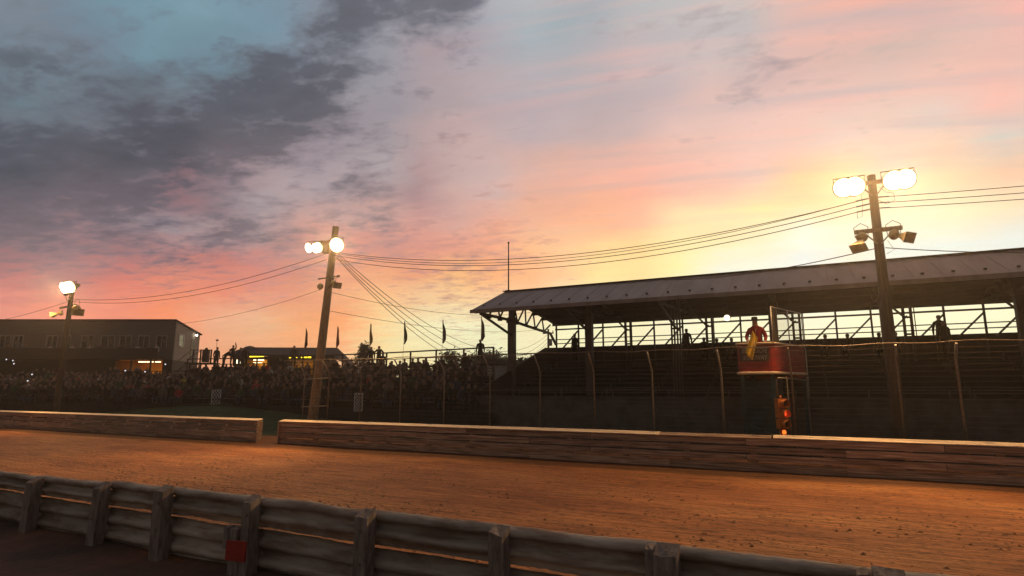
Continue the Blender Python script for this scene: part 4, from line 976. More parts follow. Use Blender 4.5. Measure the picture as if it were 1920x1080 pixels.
def epart(t0, t1, z0, z1, off, nm, m, par=LB):
    mb = MB(); vs = [endp(t0, z0, off), endp(t1, z0, off), endp(t1, z1, off), endp(t0, z1, off), endp(t0, z0, -.02), endp(t1, z0, -.02), endp(t1, z1, -.02), endp(t0, z1, -.02)]
    mb.add(vs, [(0, 1, 2, 3), (0, 4, 5, 1), (3, 2, 6, 7), (1, 5, 6, 2), (0, 3, 7, 4)]); return mb.build(nm, m, par)
epart(-.005, 1.0, 0, 5.39, .02, 'lower_end_wall', M['roof_dark'])
w_ = epart(.17, .33, 6.9, 8.1, .03, 'window', M['glass_dark']); 
for z0, z1 in ((6.85, 6.95), (7.45, 7.53), (8.05, 8.15)): epart(.15, .35, z0, z1, .06, 'window_frame', M['frame_white'], w_)
epart(.14, .18, 6.85, 8.15, .06, 'window_frame', M['frame_white'], w_); epart(.32, .36, 6.85, 8.15, .06, 'window_frame', M['frame_white'], w_)
epart(.64, .80, 5.9, 7.95, .03, 'door', M['door'])
mb = MB(); c = Vector(endp(.75, 8.45, .25)); mb.sphere(c, .09); mb.build('security_light', M['lamp_small'], LB)
mb = MB(); vs = []
for (x, y, z) in ((W0, -.25, ZT + .03), (.15, -.25, ZT + .03), endp(1.02, 8.62, .2), (W0, 9.5, 8.62)): vs.append((x, y, z)); vs.append((x, y, z + .14))
mb.add(vs, [(1, 3, 5, 7), (0, 6, 4, 2), (0, 2, 3, 1), (2, 4, 5, 3), (4, 6, 7, 5), (6, 0, 1, 7)]); mb.build('roof', M['roof_dark'], LB)
mb = MB(); mb.box((W0 / 2 - .3, -1.6, 5.95), (-W0 - .6, .12, 1.05)); mb.box((W0 / 2 - .3, -.8, 5.45), (-W0 - .6, 1.6, .12)); mb.build('balcony', M['roof_dark'], LB)
# undercroft
mb = MB(); zA, zB = 4.1, 5.38
xa, xb = lx(211), lx(300)
mb.box(((W0 + xa) / 2, .1, 2.7), (xa - W0, .2, 5.4)); mb.box((xb / 2, .1, 2.7), (-xb, .2, 5.4)); mb.box(((xa + xb) / 2, .1, 2.0), (xb - xa, .2, 4.0)); mb.build('lower_wall', M['roof_dark'], LB)
mb = MB(); mb.box(((xa + xb) / 2 - 1.6, 3.6, 4.7), (xb - xa + 3.4, .1, 1.6)); mb.box(((xa + xb) / 2 - 1.6, 1.9, 3.95), (xb - xa + 3.4, 3.4, .1)); mb.box(((xa + xb) / 2 - 1.6, 1.9, 5.5), (xb - xa + 3.4, 3.4, .1)); mb.box((xb + .05, 1.9, 4.7), (.1, 3.3, 1.4)); mb.build('lit_room', M['interior'], LB)
for u in (242, 278):
    mb = MB(); mb.box((lx(u), -.05, 4.7), (.14, .14, 1.4)); mb.build('opening_post', M['pole_dark'], LB)
for u0, u1 in ((247, 262), (263, 276), (279, 290)):
    mb = MB(); mb.box((lx((u0 + u1) / 2), .6, 5.22), (lx(u1) - lx(u0) - .05, .1, .09)); mb.build('tube_light', M['tube_white'], LB)
def area(name, loc, rot, sx, sy, pw, col):
    l = bpy.data.lights.new(name, 'AREA'); l.shape = 'RECTANGLE'; l.size = sx; l.size_y = sy; l.energy = pw; l.color = col
    o = bpy.data.objects.new(name, l); COL.objects.link(o); o.location = loc; o.rotation_euler = rot; return o
wm = LB.matrix_basis if False else Matrix.Translation(bo) @ Matrix.Rotation(YAW, 4, 'Z')
area('tube_glow', wm @ Vector(((xa + xb) / 2, 1.2, 5.35)), (0, 0, YAW), 4, .3, 70, (1, .62, .22))
# people in opening & on balcony
for i, u in enumerate((218, 226, 232, 247, 254, 266, 272, 286)):
    p = wm @ Vector((lx(u), -1.2, 0)); hz = 4.62 + [.0, .02, .06, .0, -.05, .12, .05, .0][i]
    person((p.x, p.y, hz - 1.76), YAW + random.uniform(-.6, .6), ['person standing at the left end of the amber lit opening', 'second head from the left in the amber lit opening', 'person in blue third from the left in the amber opening', 'person just right of the left post of the amber opening', 'shorter person under the first white tube of the amber opening', 'tallest person in the middle of the amber opening', 'person just left of the right post of the amber opening', 'person at the right end of the amber opening'][i], 'stand', ['black', 'black', 'blue', 'brown', 'pink', 'blue', 'charcoal', 'black'][i], group='people in the lit opening of the long building')
for i, u in enumerate((20, 52, 98, 140, 172, 190, 228, 262, 297)):
    p = wm @ Vector((lx(u), -1.0, 0)); person((p.x, p.y, 5.52 - .35), YAW + random.uniform(-.4, .4), 'person on the balcony of the long building, %s from the left' % ['first', 'second', 'third', 'fourth', 'fifth', 'sixth', 'seventh', 'eighth', 'ninth'][i], 'stand', random.choice(['charcoal', 'grey', 'brown', 'white']), group='people on the balcony of the long building')
# outside stair and deck at the building end
dk = empty('stair_deck', PZD(372, 57, 0), YAW); tag(dk, 'dark timber stair and railed deck between the long building and the walkway', 'stairs')
mb = MB(); mb.box((.2, 0, 4.9), (2.6, 1.6, .12)); 
for x in (-1, 0, 1.4): mb.box((x, 0, 2.4), (.14, .14, 5.0))
mb.build('deck', M['pole_dark'], dk)
mb = MB()
for x in (-.35, .35, 1.35): mb.box((x, -.8, 5.55), (.12, .1, 1.3))
mb.bar((-.7, -.8, 6.15), (1.4, -.8, 6.15), .07); mb.bar((-.7, -.8, 5.4), (.35, -.8, 6.1), .05); mb.bar((.35, -.8, 5.5), (1.4, -.8, 5.5), .05); mb.build('railing', M['pole_dark'], dk)
mb = MB(); mb.box((.75, -.6, 5.6), (.55, .4, 1.2)); mb.sphere((.75, -.6, 6.25), .14); mb.build('post_wrap', M['roof_dark'], dk)
mb = MB(); mb.bar((-.6, -1, 6.0), (-2.0, -1.4, 4.6), .05); mb.bar((-.6, -1, 5.0), (-2.0, -1.4, 3.6), .25, .08); mb.build('stair_flight', M['galv_dull'], dk)
# ------------------------------------------------------------------ low concession stand
cs = empty('concession_stand', PZD(525, 57, 0), YAW + R(4)); tag(cs, 'low dark concession stand with yellow lit serving windows under a wide roof', 'building')
def cx(u): return (u - 525) / 1116 * 57
def cz(v): return CH + (729 - v) / 1116 * 57
mb = MB(); xl, xr = cx(436), cx(612); mb.box(((xl + xr) / 2, .3, 2.0), (xr - xl, .2, 3.6)); mb.box(((xl + cx(455)) / 2, .3, 4.7), (cx(455) - xl, .2, 1.9)); mb.box(((cx(497) + cx(538)) / 2, .3, 4.7), (cx(538) - cx(497), .2, 1.9)); mb.box(((cx(582) + xr) / 2, .3, 4.7), (xr - cx(582), .2, 1.9))
mb.box(((xl + xr) / 2, 3.2, 3.0), (xr - xl, .2, 5.5)); mb.build('wall', M['roof_dark'], cs)
mb = MB(); a0, a1 = cx(430), cx(618); rr_ = cx(655)
vs = [(a0 + .6, 2, cz(649)), (a1, 2, cz(649)), (a0 - .2, -1.0, cz(666)), (a1 + .2, -1.0, cz(667)), (rr_, 2, cz(682)), (rr_, -1, cz(684)), (a0 - 1.2, 2, cz(662))]
vs2 = [(x, y, z - .15) for x, y, z in vs]
mb.add(vs + vs2, [(0, 2, 3, 1), (1, 3, 5, 4), (0, 6, 2), (7, 8, 10, 9), (8, 11, 12, 10), (7, 9, 13), (2, 9, 10, 3), (3, 10, 12, 5), (6, 13, 9, 2), (0, 1, 8, 7), (1, 4, 11, 8)]); mb.build('roof', M['roof_dark'], cs)
mb = MB(); mb.box(((xl + xr) / 2, 1.6, 4.5), (xr - xl - .2, .1, 1.7)); mb.build('lit_room', M['interior'], cs)
for k, (u0, u1, v) in enumerate(((465, 493, 669), (540, 543, 670.5), (550, 555, 670), (562, 572, 670), (574, 580, 670))):
    mb = MB(); mb.box((cx((u0 + u1) / 2), -.3, cz(v)), (cx(u1) - cx(u0), .12, .16)); mb.build('tube_light', M['tube_yellow'], cs)
for (u0, u1, v0, v1) in ((441, 444, 675, 683), (448, 451, 673, 682), (472, 491, 674.5, 676.5), (472, 488, 680, 682)):
    mb = MB(); mb.box((cx((u0 + u1) / 2), .15, cz((v0 + v1) / 2)), (cx(u1) - cx(u0), .06, (v1 - v0) / 1116 * 57)); mb.build('lit_window', M['tube_white'], cs)
q = Matrix.Translation(PZD(525, 57, 0)) @ Matrix.Rotation(YAW, 4, 'Z')
area('tube_glow', q @ Vector((cx(478), .9, 5.4)), (0, 0, YAW), 1.5, .3, 16, (1, .55, .12)); area('tube_glow', q @ Vector((cx(565), .9, 5.4)), (0, 0, YAW), 1.5, .3, 12, (1, .6, .1))
# phone screens and bright specks in the crowd
for i, (u, v, D) in enumerate(((12, 674, 48), (24, 676, 48), (26, 682, 47.5), (60, 702, 46), (52, 714, 45), (235, 695, 48), (272, 697, 48), (310, 683, 49), (107, 752, 43.5))):
    mb = MB(); mb.box((0, 0, 0), (.07, .02, .10)); mb.box((0, .015, 0), (.085, .012, .12), mi=1); o = mb.build('phone', [M['phone'], M['black']]); o.location = PD(u, v, D); o.rotation_euler = (0, .3 * i, YAW)
    tag(o, 'tiny glowing phone screen held up in the far left crowd', 'phone', 'phone screens in the crowd')

# ------------------------------------------------------------------ sheds, fences, trees beyond
sh = empty('shed', PD(925, 700, 50), YAW + R(12)); sh.location.z = 0; tag(sh, 'pale sided shed glimpsed between bleachers and grandstand column', 'shed')
mb = MB(); mb.box((.6, 0, 2.2), (1.9, 2, 4.4)); mb.build('wall', M['shed'], sh)
mb = MB(); mb.box((.6, 0, 4.45), (2.1, 2.2, .1)); mb.build('roof', M['roof_dark'], sh)
mb = MB(); mb.box((1.15, -1.02, 4.1), (.45, .4, .9)); mb.build('vent_box', M['concrete'], sh)
ff = empty('back_fence', PZD(960, 60, 0)); tag(ff, 'thin distant rail fence seen between the bleachers and the grandstand', 'fence')
mb = MB(); a = PZD(905, 60, 5.95) - ff.location; b = PZD(1060, 57, 5.95) - ff.location; mb.bar(a, b, .08); mb.build('rail', M['pole_dark'], ff)
for t in fr(0, 1, .2): mb = MB(); p = a.lerp(b, t); mb.bar((p.x, p.y, 0), p, .08); mb.build('post', M['pole_dark'], ff)
def tree(u, D, z0, H, W, label, kind='broad', seed=0):
    rnd = random.Random(seed); e = empty('tree' if H > 2.5 else 'bush', PZD(u, D, z0)); tag(e, label, 'tree' if H > 2.5 else 'bush', 'trees and bushes behind the bleachers')
    mb = MB(); mb.tube([(0, 0, -.3), (.05, 0, H * .5), (0, 0, H * .92)], [.05 * H / 2, .03 * H / 2, .01], 7)
    for k in range(9):
        a = rnd.uniform(0, 6.28); z = H * rnd.uniform(.25, .8); l_ = W * .4 * (1 - z / H * .6); mb.tube([(0, 0, z), (l_ * math.cos(a), l_ * math.sin(a), z + l_ * .5)], [.03, .01], 5)
    mb.build('trunk', M['bark'], e)
    mb = MB()
    nclump = 44 if kind == 'broad' else 40
    for c in range(nclump):
        if kind == 'broad':
            a = rnd.uniform(0, 6.28); rr = W / 2 * math.sqrt(rnd.random()) * .9; z = H * rnd.uniform(.25, .95); rr *= math.sqrt(max(.05, 1 - ((z / H - .55) / .5) ** 2)); cr = W * .085
        else:
            z = H * (.12 + .88 * rnd.random() ** .9); a = rnd.uniform(0, 6.28); rr = W / 2 * (1 - z / H) * rnd.uniform(.3, 1.1); cr = W * .05
        cxx, cyy = rr * math.cos(a), rr * math.sin(a)
        for k in range(70):
            p = Vector((rnd.gauss(cxx, cr), rnd.gauss(cyy, cr), rnd.gauss(z, cr * .8))); s_ = rnd.uniform(.09, .20)
            d1 = Vector((rnd.gauss(0, 1), rnd.gauss(0, 1), rnd.gauss(0, 1))).normalized() * s_; d2 = d1.cross(Vector((rnd.gauss(0, 1), rnd.gauss(0, 1), rnd.gauss(0, 1)))).normalized() * s_ * .45
            mb.add([p - d1, p + d2, p + d1, p - d2], [(0, 1, 2, 3)])
    mb.build('crown', M['foliage'], e)
tree(680, 74, 2.5, 5.3, 6.0, 'small spiky tree rising behind the bleacher rail right of the leaning pole', 'spike', 3)
tree(846, 66, 2.0, 4.5, 3.6, 'round bush beyond the walkway rail near the fifth feather flag', 'broad', 5)
tree(915, 58, 2.5, 3.4, 5.0, 'dark tree behind the shed left of the grandstand end column', 'broad', 8)
tree(935, 58, 2.5, 2.9, 4.0, 'dark tree between the shed and the grandstand end column', 'broad', 9)
tree(965, 56, 2.2, 2.8, 4.0, 'ragged bush seen right behind the grandstand end column', 'broad', 10)
tree(992, 54, 2.2, 2.9, 4.2, 'ragged bush right of the grandstand end column below the rail', 'broad', 12)
tree(895, 60, 2.5, 3.2, 3.5, 'dark tree under the last feather flag', 'broad', 14)

# ------------------------------------------------------------------ sky
SKY = [(-400,0,120,135,150),(-400,300,85,90,102),(-400,560,170,110,110),(-400,680,200,130,110),
(0,0,125,136,148),(200,30,114,146,160),(380,50,118,149,162),(300,95,112,141,155),(130,70,112,125,140),(500,30,116,142,158),(930,30,152,166,176),(890,60,170,160,165),(800,100,165,150,155),
(1000,30,152,172,178),(1100,30,138,156,165),(1250,30,165,170,172),(1400,20,175,178,175),(1500,60,222,168,152),(1600,45,232,162,142),(1700,35,242,160,140),(1900,8,250,162,142),(1850,60,215,172,158),(1700,90,192,166,156),(1880,90,222,170,155),
(100,220,108,116,126),(30,170,100,120,130),(250,190,98,112,122),(400,110,104,128,140),
(350,345,145,106,112),(400,375,140,122,128),(500,350,168,152,156),(600,325,162,152,160),(700,320,168,158,162),(780,355,165,135,138),(850,330,190,165,162),(600,290,150,140,148),
(250,430,142,132,138),(320,440,150,140,146),(500,400,160,150,156),(700,390,170,150,150),(760,440,200,150,145),(850,400,206,162,152),(900,350,202,172,166),(1000,200,175,160,165),(700,200,150,145,152),(1150,180,172,155,158),
(50,480,136,112,118),(200,470,162,116,118),(130,500,170,130,128),(450,478,218,132,116),(380,500,160,110,115),(550,470,190,130,125),(500,500,205,130,120),(750,480,195,138,128),(680,450,210,140,130),(900,450,240,165,132),(820,460,225,150,130),
(0,530,190,120,118),(60,560,225,140,128),(250,520,226,130,115),(160,560,240,150,125),(400,520,242,140,110),(600,530,215,145,120),(700,530,236,162,120),(850,530,252,192,125),(950,500,250,176,120),(800,510,232,160,120),
(30,590,236,150,132),(150,595,246,150,120),(300,580,252,150,105),(400,590,238,175,138),(450,590,236,190,150),(550,600,245,172,118),(700,580,252,205,145),(850,600,240,235,190),(780,620,242,232,182),
(450,635,240,165,120),(550,625,242,162,110),(620,600,252,165,110),(620,640,250,185,135),(700,640,246,222,160),(750,650,244,225,165),(900,640,236,235,190),(0,700,240,160,130),(300,700,240,165,130),(500,700,242,180,130),(800,700,240,225,170),
(1050,380,226,166,140),(1100,425,246,172,128),(1050,480,255,198,142),(1200,370,242,165,135),(1150,500,255,222,142),(1300,440,255,226,160),(1300,480,255,236,150),(1200,470,255,210,135),(1450,400,255,226,150),(1500,460,245,242,216),(1500,500,226,236,230),(1400,510,238,240,215),(1350,530,235,240,220),(1400,320,232,186,168),(1300,250,216,176,165),(1450,250,226,182,170),(1300,340,238,175,150),
(1600,230,216,190,178),(1700,300,222,190,170),(1850,180,236,172,156),(1750,180,225,175,160),(1880,240,190,190,180),(1780,240,205,190,180),(1900,300,236,178,152),(1800,300,240,188,148),(1880,350,250,212,140),(1750,380,255,236,172),(1850,420,236,234,214),(1750,450,224,236,226),(1500,340,250,198,138),(1600,340,250,205,140),(1600,420,250,236,200),(1900,460,225,232,222),
(1200,120,186,166,165),(1350,100,176,150,150),(1250,180,180,160,162),(1330,60,180,172,172),(1550,120,205,165,155),(1550,170,222,176,164),(1600,100,200,165,156),(1350,180,205,170,162),
(1100,600,244,240,190),(1400,600,250,244,192),(1700,600,252,246,196),(1920,600,252,246,196),(1100,700,240,230,180),(1500,700,250,240,185),(2200,600,250,225,170),(2200,300,215,180,160),(2200,50,190,170,165),(2400,450,230,200,160)]
SKY += [(300,280,120,116,126),(0,300,112,114,124),(450,200,108,120,132),(60,130,120,140,152),(550,150,125,132,142),(750,60,150,150,158),(850,25,140,145,155),(620,30,128,138,150),
(0,390,125,112,120),(200,395,140,114,120),(600,200,140,135,144),(560,260,150,136,142),(450,320,150,128,136),(100,440,160,126,128),(350,465,190,128,122),(400,430,170,145,146),(500,430,180,150,148),(600,425,190,150,145),(720,415,205,158,148),(640,372,170,152,156),(1430,128,190,160,158),(500,530,228,145,122)]
COV = [(-300,100,.5),(-300,300,.9),(-300,450,.6),(-300,560,.2),(0,0,.35),(60,130,.72),(130,70,.48),(200,30,.05),(300,95,.05),(400,110,.12),(380,50,0),(500,30,.12),(560,0,.38),(600,60,.65),(620,30,.85),(700,20,.9),(750,60,.85),(850,30,.9),(890,60,.42),(940,30,0),(930,110,0),(800,105,.1),(760,120,.3),(700,130,.38),(650,110,.65),
(30,170,.4),(100,220,.42),(200,130,.68),(250,190,.46),(150,170,.5),(60,200,.38),(330,150,.55),(240,90,.40),(300,200,.68),(450,100,.6),(480,160,1),(400,170,.62),(550,120,.95),(600,200,.85),(560,260,.72),(640,240,.42),(700,200,.25),(750,180,.1),
(0,300,1.1),(150,300,1.1),(300,280,1.1),(450,240,1.1),(500,280,.85),(0,380,1),(200,390,.75),(280,340,.95),(350,345,.55),(450,320,.65),(520,310,.38),(600,300,.3),(600,330,.05),(500,350,.15),(400,385,.35),(300,400,.42),(320,440,.2),(100,440,.62),(30,430,.72),
(350,460,.9),(450,440,.72),(400,430,.75),(500,430,.7),(560,440,.55),(300,500,.5),(200,480,.38),(250,460,.6),(100,490,.42),(350,520,.2),(550,470,.5),(620,440,.5),(450,490,.2),(450,400,.1),
(600,380,.55),(650,365,.6),(720,350,.45),(560,395,.3),(700,420,.42),(740,400,.6),(760,430,.42),(680,400,.22),(800,370,.05),(830,420,.1),
(900,470,.42),(980,480,.46),(880,490,.5),(780,480,.38),(500,530,.42),(820,510,.38),(100,530,.22),(200,560,.05),(400,570,.05),(600,570,.05),(50,640,0),(400,640,0),(700,620,0),(700,550,.1),(1050,440,.1),(1000,520,.1),
(1430,128,.52),(1350,110,.32),(1500,110,.4),(1600,110,.32),(1700,90,.34),(1250,110,.2),(1100,60,.1),(1100,300,0),(1300,200,.1),(1500,200,.0),(1700,200,.1),(1850,150,.1),(1500,30,0),(1800,20,0),(1300,400,0),(1700,400,0),(1500,600,0),(1100,600,0),(2200,300,.1),(2200,600,0),(2200,50,.2),(1000,150,0),(1000,30,.1)]
CCOL = [(0,0,118,124,134),(60,130,94,98,108),(620,30,98,97,106),(850,30,106,104,114),(450,200,89,89,99),(550,150,87,87,97),(0,300,84,86,96),(300,280,80,80,90),(200,400,103,95,104),(450,320,104,97,105),(640,372,116,108,118),(100,440,116,105,113),(350,465,106,96,107),(500,430,120,110,119),(720,415,134,116,122),(550,470,150,118,122),(150,490,138,112,118),(500,530,188,130,130),(800,480,190,130,125),(950,480,200,145,130),(880,490,182,130,120),(1430,128,155,138,144),(1600,100,188,164,158),(1350,110,168,150,152),(1700,90,190,165,156),(1500,500,240,225,190),(100,640,220,150,130)]
def azel(u, v):
    d_ = ray(u, v); x = d_[0] * RT[0] + d_[1] * RT[1]; y = d_[0] * FW[0] + d_[1] * FW[1]; return math.degrees(math.atan2(x, y)), math.degrees(math.atan2(d_[2], math.hypot(x, y)))
anch = [(*azel(u, v), (lin(r), lin(g_), lin(b_))) for u, v, r, g_, b_ in SKY]
anchc = [(*azel(u, v), (lin(r), lin(g_), lin(b_))) for u, v, r, g_, b_ in CCOL]
anchv = [(*azel(u, v), (c_, c_, c_)) for u, v, c_ in COV]
def skycol(az, el, src=None):
    W = 0; C = [0, 0, 0]
    for a, e_, c in (src or anch):
        dd = ((a - az) ** 2 * .8 + (e_ - el) ** 2 * 1.3)
        w = 1 / (dd + .4) ** 2.4; W += w
        for k in range(3): C[k] += w * c[k]
    return tuple(c / W for c in C)
world = bpy.data.worlds.new('World'); S.world = world; world.use_nodes = True
nt = world.node_tree; N = nt.nodes; L = nt.links
bg = N['Background']
tc = N.new('ShaderNodeTexCoord')
def MATH(op, a, b=None, c=None, clamp=False):
    n = N.new('ShaderNodeMath'); n.operation = op; n.use_clamp = clamp
    for i, x in enumerate((a, b, c)):
        if x is None: continue
        if isinstance(x, (int, float)): n.inputs[i].default_value = x
        else: L.new(x, n.inputs[i])
    return n.outputs[0]
rot = N.new('ShaderNodeVectorRotate'); rot.rotation_type = 'Z_AXIS'; rot.inputs['Angle'].default_value = -YAW; L.new(tc.outputs['Generated'], rot.inputs['Vector'])
sp = N.new('ShaderNodeSeparateXYZ'); L.new(rot.outputs[0], sp.inputs[0])
X, Y, Z = sp.outputs
az = MATH('MULTIPLY', MATH('ARCTAN2', X, Y), 180 / math.pi)
el = MATH('MULTIPLY', MATH('ARCSINE', Z), 180 / math.pi)
# cloud-layer coordinates (flat layer overhead, foreshortened to the horizon)
den = MATH('ADD', MATH('MAXIMUM', Z, 0.0), 0.12)
cxn = MATH('DIVIDE', X, den); cyn = MATH('DIVIDE', Y, den)
cb = N.new('ShaderNodeCombineXYZ'); L.new(cxn, cb.inputs[0]); L.new(cyn, cb.inputs[1])
crt = N.new('ShaderNodeVectorRotate'); crt.rotation_type = 'Z_AXIS'; crt.inputs['Angle'].default_value = R(15); L.new(cb.outputs[0], crt.inputs['Vector'])
def NOISE(scale, det, rough, rotz=0.0, st=(1, 1, 1), off=0.0, dist=0.0):
    mp = N.new('ShaderNodeMapping'); mp.inputs['Scale'].default_value = st; mp.inputs['Location'].default_value = (off, off * .7, 0)
    L.new(crt.outputs[0], mp.inputs[0]); n = N.new('ShaderNodeTexNoise'); n.inputs['Scale'].default_value = scale; n.inputs['Detail'].default_value = det; n.inputs['Roughness'].default_value = rough; n.inputs['Distortion'].default_value = dist
    L.new(mp.outputs[0], n.inputs[0]); return n.outputs[0]
SR = 0
n1 = NOISE(3.4, 9, .62, SR, (1, 1.7, 1)); n2 = NOISE(3.6, 9, .6, SR, (1, 1.7, 1), 13.7); n3 = NOISE(7.5, 9, .62, SR, (1, 1.5, 1), 31.1, .15); n4 = NOISE(1.6, 8, .6, SR, (.6, 2.2, 1), 57.0); n6 = NOISE(17.0, 8, .6, SR, (1, 1.3, 1), 5.1); n7 = NOISE(9.0, 9, .6, SR, (1, 1.6, 1), 91.0)
lf_ = MATH('DIVIDE', MATH('SUBTRACT', 12, az), 30, clamp=True)
azw = MATH('ADD', az, MATH('MULTIPLY', MATH('SUBTRACT', n1, .5), MATH('ADD', 3.0, MATH('MULTIPLY', lf_, 3.5))))
elw = MATH('ADD', el, MATH('MULTIPLY', MATH('SUBTRACT', n2, .5), MATH('ADD', 2.2, MATH('MULTIPLY', lf_, 1.4))))
AZ0, AZ1 = -56, 56; azf = MATH('DIVIDE', MATH('SUBTRACT', azw, AZ0), AZ1 - AZ0, clamp=True)
ELS = [0, 3, 6, 8.5, 11, 13.5, 16, 18.5, 21, 24, 27, 31, 36, 44]
def RAMP(cols, fac):
    r = N.new('ShaderNodeValToRGB'); e_ = r.color_ramp.elements; r.color_ramp.interpolation = 'LINEAR'; n = len(cols)
    e_[0].position = 0; e_[0].color = (*cols[0], 1); e_[1].position = 1; e_[1].color = (*cols[-1], 1)
    for i in range(1, n - 1): k = e_.new(i / (n - 1)); k.color = (*cols[i], 1)
    L.new(fac, r.inputs[0]); return r.outputs[0]
def MIXC(f, a, b, mode='MIX'):
    x = N.new('ShaderNodeMix'); x.data_type = 'RGBA'; x.blend_type = mode; x.clamp_factor = True
    if isinstance(f, float): x.inputs[0].default_value = f
    else: L.new(f, x.inputs[0])
    for i, c in ((6, a), (7, b)):
        if isinstance(c, tuple): x.inputs[i].default_value = (*c, 1)
        else: L.new(c, x.inputs[i])
    return x.outputs[2]
def FIELD(src, afac, elf):
    cur = None
    for k, e0 in enumerate(ELS):
        cols = [skycol(AZ0 + (AZ1 - AZ0) * i / 31, e0, src) for i in range(32)]
        rp = RAMP(cols, afac)
        if cur is None: cur = rp
        else: cur = MIXC(MATH('DIVIDE', MATH('SUBTRACT', elf, ELS[k - 1]), e0 - ELS[k - 1], clamp=True), cur, rp)
    return cur
base = FIELD(anch, azf, elw)
azc = MATH('DIVIDE', MATH('SUBTRACT', MATH('ADD', az, MATH('MULTIPLY', MATH('SUBTRACT', n2, .5), 4.0)), AZ0), AZ1 - AZ0, clamp=True)
elc = MATH('ADD', el, MATH('MULTIPLY', MATH('SUBTRACT', n1, .5), 3.0))
cov = FIELD(anchv, azc, elc); ccol = FIELD(anchc, azc, elc)
def SC(col, g_):
    v_ = N.new('ShaderNodeVectorMath'); v_.operation = 'SCALE'; L.new(col, v_.inputs[0]); L.new(g_, v_.inputs['Scale']); return v_.outputs[0]
left = MATH('DIVIDE', MATH('SUBTRACT', 25, az), 40, clamp=True)
base = SC(base, MATH('ADD', 1.0, MATH('ADD', MATH('MULTIPLY', MATH('SUBTRACT', n4, .5), .20), MATH('MULTIPLY', MATH('SUBTRACT', n3, .5), MATH('ADD', .10, MATH('MULTIPLY', left, .15))))))
# long thin streaks of high cloud, pink and grey, toward the upper right
n8 = NOISE(1.5, 7, .55, SR, (.40, 4.2, 1), 23.0, .2); n9 = NOISE(1.3, 7, .55, SR, (.40, 3.6, 1), 66.0, .2)
reg = MATH('MULTIPLY', MATH('DIVIDE', MATH('ADD', az, 12), 22, clamp=True), MATH('MULTIPLY', MATH('DIVIDE', MATH('SUBTRACT', el, 13), 9, clamp=True), 1.0))
pk = MATH('MULTIPLY', MATH('DIVIDE', MATH('SUBTRACT', n8, .50), .16, clamp=True), MATH('MULTIPLY', reg, .34))
gy = MATH('MULTIPLY', MATH('DIVIDE', MATH('SUBTRACT', n9, .50), .16, clamp=True), MATH('MULTIPLY', reg, .62))
base = MIXC(gy, base, (lin(166), lin(158), lin(164)))
base = MIXC(pk, base, (lin(245), lin(168), lin(150)))
base = SC(base, MATH('ADD', 1.0, MATH('MULTIPLY', MATH('DIVIDE', MATH('ADD', az, 15), 30, clamp=True), .09)))
base = MIXC(MATH('MULTIPLY', MATH('DIVIDE', MATH('ADD', az, 5), 25, clamp=True), .16), base, (.80, .74, .70))
ccol = MIXC(1.0, ccol, (.93, 1.0, 1.0), 'MULTIPLY')
# ragged cloud edges: coverage pushed by fractal noise, then thresholded softly
edge = MATH('ADD', MATH('MULTIPLY', MATH('SUBTRACT', n3, .5), 1.75), MATH('MULTIPLY', MATH('SUBTRACT', n6, .5), .65))
mask = MATH('DIVIDE', MATH('SUBTRACT', MATH('ADD', cov, edge), .27), .48, clamp=True)
mask = MATH('SMOOTHSTEP', mask, 0.0, 1.0) if False else mask
thick = MATH('SUBTRACT', 1.10, MATH('MULTIPLY', MATH('SUBTRACT', MATH('ADD', cov, MATH('MULTIPLY', edge, .55)), .5, clamp=True), .42))
ccol = SC(ccol, MATH('ADD', thick, MATH('MULTIPLY', MATH('SUBTRACT', n7, .5), .50)))
cur = MIXC(MATH('MULTIPLY', mask, .93), base, ccol)
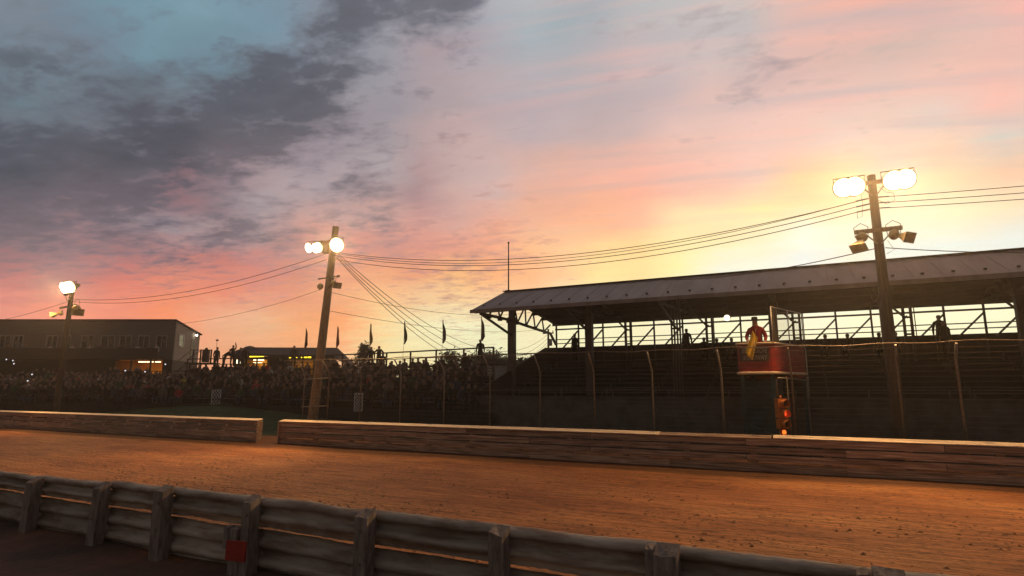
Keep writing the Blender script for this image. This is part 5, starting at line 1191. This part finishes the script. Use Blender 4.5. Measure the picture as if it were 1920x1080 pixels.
# rest of the dome: clear dusk sky
skyt = N.new('ShaderNodeTexSky'); skyt.sky_type = 'NISHITA'; skyt.sun_disc = False; skyt.sun_elevation = R(1.5); skyt.sun_rotation = R(1); skyt.dust_density = 2.0
vs_ = N.new('ShaderNodeVectorMath'); vs_.operation = 'SCALE'; L.new(skyt.outputs[0], vs_.inputs[0]); vs_.inputs['Scale'].default_value = .12
side = MATH('DIVIDE', MATH('SUBTRACT', MATH('ABSOLUTE', az), 56), 30, clamp=True)
upf = MATH('DIVIDE', MATH('SUBTRACT', el, 44), 20, clamp=True)
duskc = MIXC(.5, vs_.outputs[0], (.21, .165, .145))
cur = MIXC(MATH('MAXIMUM', side, upf), cur, duskc)
L.new(cur, bg.inputs['Color']); bg.inputs['Strength'].default_value = 1.0
world.cycles.sampling_method = 'MANUAL'; world.cycles.sample_map_resolution = 512
sun = bpy.data.lights.new('sun', 'SUN'); sun.energy = .25; sun.angle = R(6); sun.color = (1, .62, .35); so_ = bpy.data.objects.new('sun', sun); COL.objects.link(so_)
sd = Vector((math.sin(R(1)) * math.cos(R(1.5)), math.cos(R(1)) * math.cos(R(1.5)), math.sin(R(1.5)))); so_.rotation_euler = sd.to_track_quat('Z', 'Y').to_euler()

# ------------------------------------------------------------------ thin air volume added for a glow round the lamps
ADDED_HAZE = 0.0011
if ADDED_HAZE:
    mb = MB(); mb.box((-15, 30, 10), (200, 130, 23)); hz = mb.build('added_haze', []); hz.data.materials.clear()
    m = bpy.data.materials.new('glow_air'); m.use_nodes = True; nn = m.node_tree; nn.nodes.clear(); out = nn.nodes.new('ShaderNodeOutputMaterial'); pv = nn.nodes.new('ShaderNodeVolumePrincipled'); pv.inputs['Density'].default_value = ADDED_HAZE; pv.inputs['Color'].default_value = (.95, .9, .85, 1); pv.inputs['Anisotropy'].default_value = .82
    nn.links.new(pv.outputs[0], out.inputs['Volume']); hz.data.materials.append(m); tag(hz, 'thin hazy air added over the whole speedway for lamp glow', 'added_haze', kind='stuff')

# ------------------------------------------------------------------ camera
cam = bpy.data.cameras.new('camera'); co = bpy.data.objects.new('camera', cam); COL.objects.link(co); S.camera = co
cam.sensor_width = 36; cam.lens = 36 * F / 1920; cam.clip_end = 8000; cam.clip_start = .05
co.location = (0, 0, CH); co.rotation_euler = (R(90) + PIT, 0, YAW)
vsn = S.view_settings; vsn.view_transform = 'Standard'; vsn.look = 'None'; vsn.exposure = 0.12; vsn.gamma = 1
S.cycles.use_denoising = True
S.cycles.max_bounces = 6; S.cycles.diffuse_bounces = 3; S.cycles.volume_bounces = 0; S.cycles.transparent_max_bounces = 8
S.cycles.sample_clamp_indirect = 4
